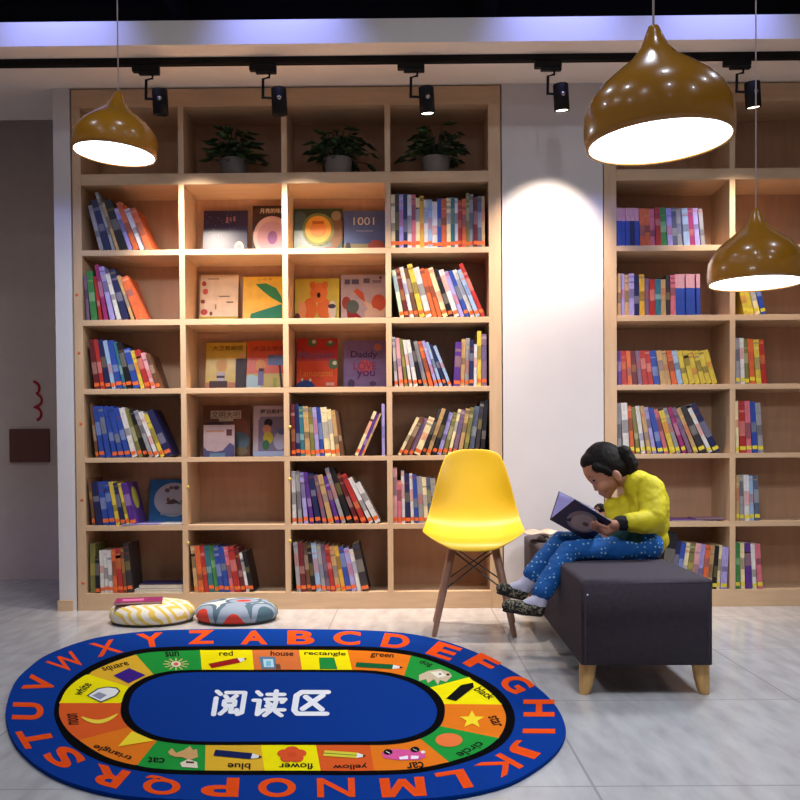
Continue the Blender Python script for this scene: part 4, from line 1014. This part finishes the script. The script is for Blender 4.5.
fb = slab(S0 + gn*.0005, S1 + gn*.0005, G1 + gn*.0005, G0 + gn*.0005, gn, .003, COVN); co = fb.build('back_cover'); recalc(co); unpar(co, hb)
PGN = mat('lilac_page', (150, 146, 206), .6, var=.12, scale=18)
q = lambda a, k: S0.lerp(a, k)
e1 = (S1-S0)*.02
pg = slab(S0 - nn*.0004 + e1, S1 - nn*.0004 - e1, S1.lerp(N1, .96) - nn*.0004 - e1, S0.lerp(N0, .96) - nn*.0004 + e1, -nn, .005, PAGES).build('pages'); recalc(pg); unpar(pg, hb)
pg = slab(S0 + e1, S1 - e1, S1.lerp(G1, .96) - e1, S0.lerp(G0, .96) + e1, -gn, .004, PGN).build('pages'); recalc(pg); unpar(pg, hb)

# ------------------------------------------------------------------ light
def area(name, loc, to, w, h, e, col):
    l = bpy.data.lights.new(name, 'AREA'); l.shape = 'RECTANGLE'; l.size = w; l.size_y = h; l.energy = e; l.color = col
    o = bpy.data.objects.new(name, l); COL.objects.link(o); o.location = loc
    o.rotation_euler = (Vector(to)-Vector(loc)).to_track_quat('-Z', 'Y').to_euler(); return o
for x in (-2.1, -.7, .7, 2.1):
    for y in (-1.0, .6, 2.0, 3.2):
        l = bpy.data.lights.new('downlight', 'AREA'); l.shape = 'DISK'; l.size = .11; l.energy = 4.3 if y > -.5 else 1.0; l.color = (.78, .85, 1)
        o = bpy.data.objects.new('downlight', l); COL.objects.link(o); o.location = (x, y, 3.27)
for x in (-1.6, -.55, .75, 1.45):
    l = bpy.data.lights.new('cove_spot', 'SPOT'); l.energy = 30; l.spot_size = math.radians(78); l.spot_blend = .9; l.color = (.26, .32, 1); l.shadow_soft_size = .03
    o = bpy.data.objects.new('cove_spot', l); COL.objects.link(o); o.location = (x, 4.05, 3.2)
    o.rotation_euler = (Vector((x, 4.45, 2.79))-o.location).to_track_quat('-Z', 'Y').to_euler()
w = bpy.data.worlds.new('World'); S.world = w; w.use_nodes = True
bg = w.node_tree.nodes['Background']; bg.inputs['Color'].default_value = (.82, .68, .66, 1); bg.inputs['Strength'].default_value = .15

# ------------------------------------------------------------------ camera
cd = bpy.data.cameras.new('camera'); cd.sensor_width = 36; cd.sensor_fit = 'HORIZONTAL'; cd.lens = F*36/800; cd.clip_start = .05
cd.shift_y = (CY-400)/800
cam = bpy.data.objects.new('camera', cd); COL.objects.link(cam)
fwd = ray(400, CY).normalized()
right = ray(400 + math.cos(ROL)*100, CY - math.sin(ROL)*100) - ray(400, CY); 
rx = (ray(500, CY) - ray(400, CY)).normalized(); ry = (ray(400, CY-100) - ray(400, CY)).normalized()
M = Matrix((( rx.x, ry.x, -fwd.x, 0), (rx.y, ry.y, -fwd.y, 0), (rx.z, ry.z, -fwd.z, HC), (0, 0, 0, 1)))
cam.matrix_world = M
S.camera = cam
S.view_settings.view_transform = 'Standard'; S.view_settings.look = 'None'; S.view_settings.gamma = 1; S.view_settings.exposure = .06
print('BOOKS', NB[0])
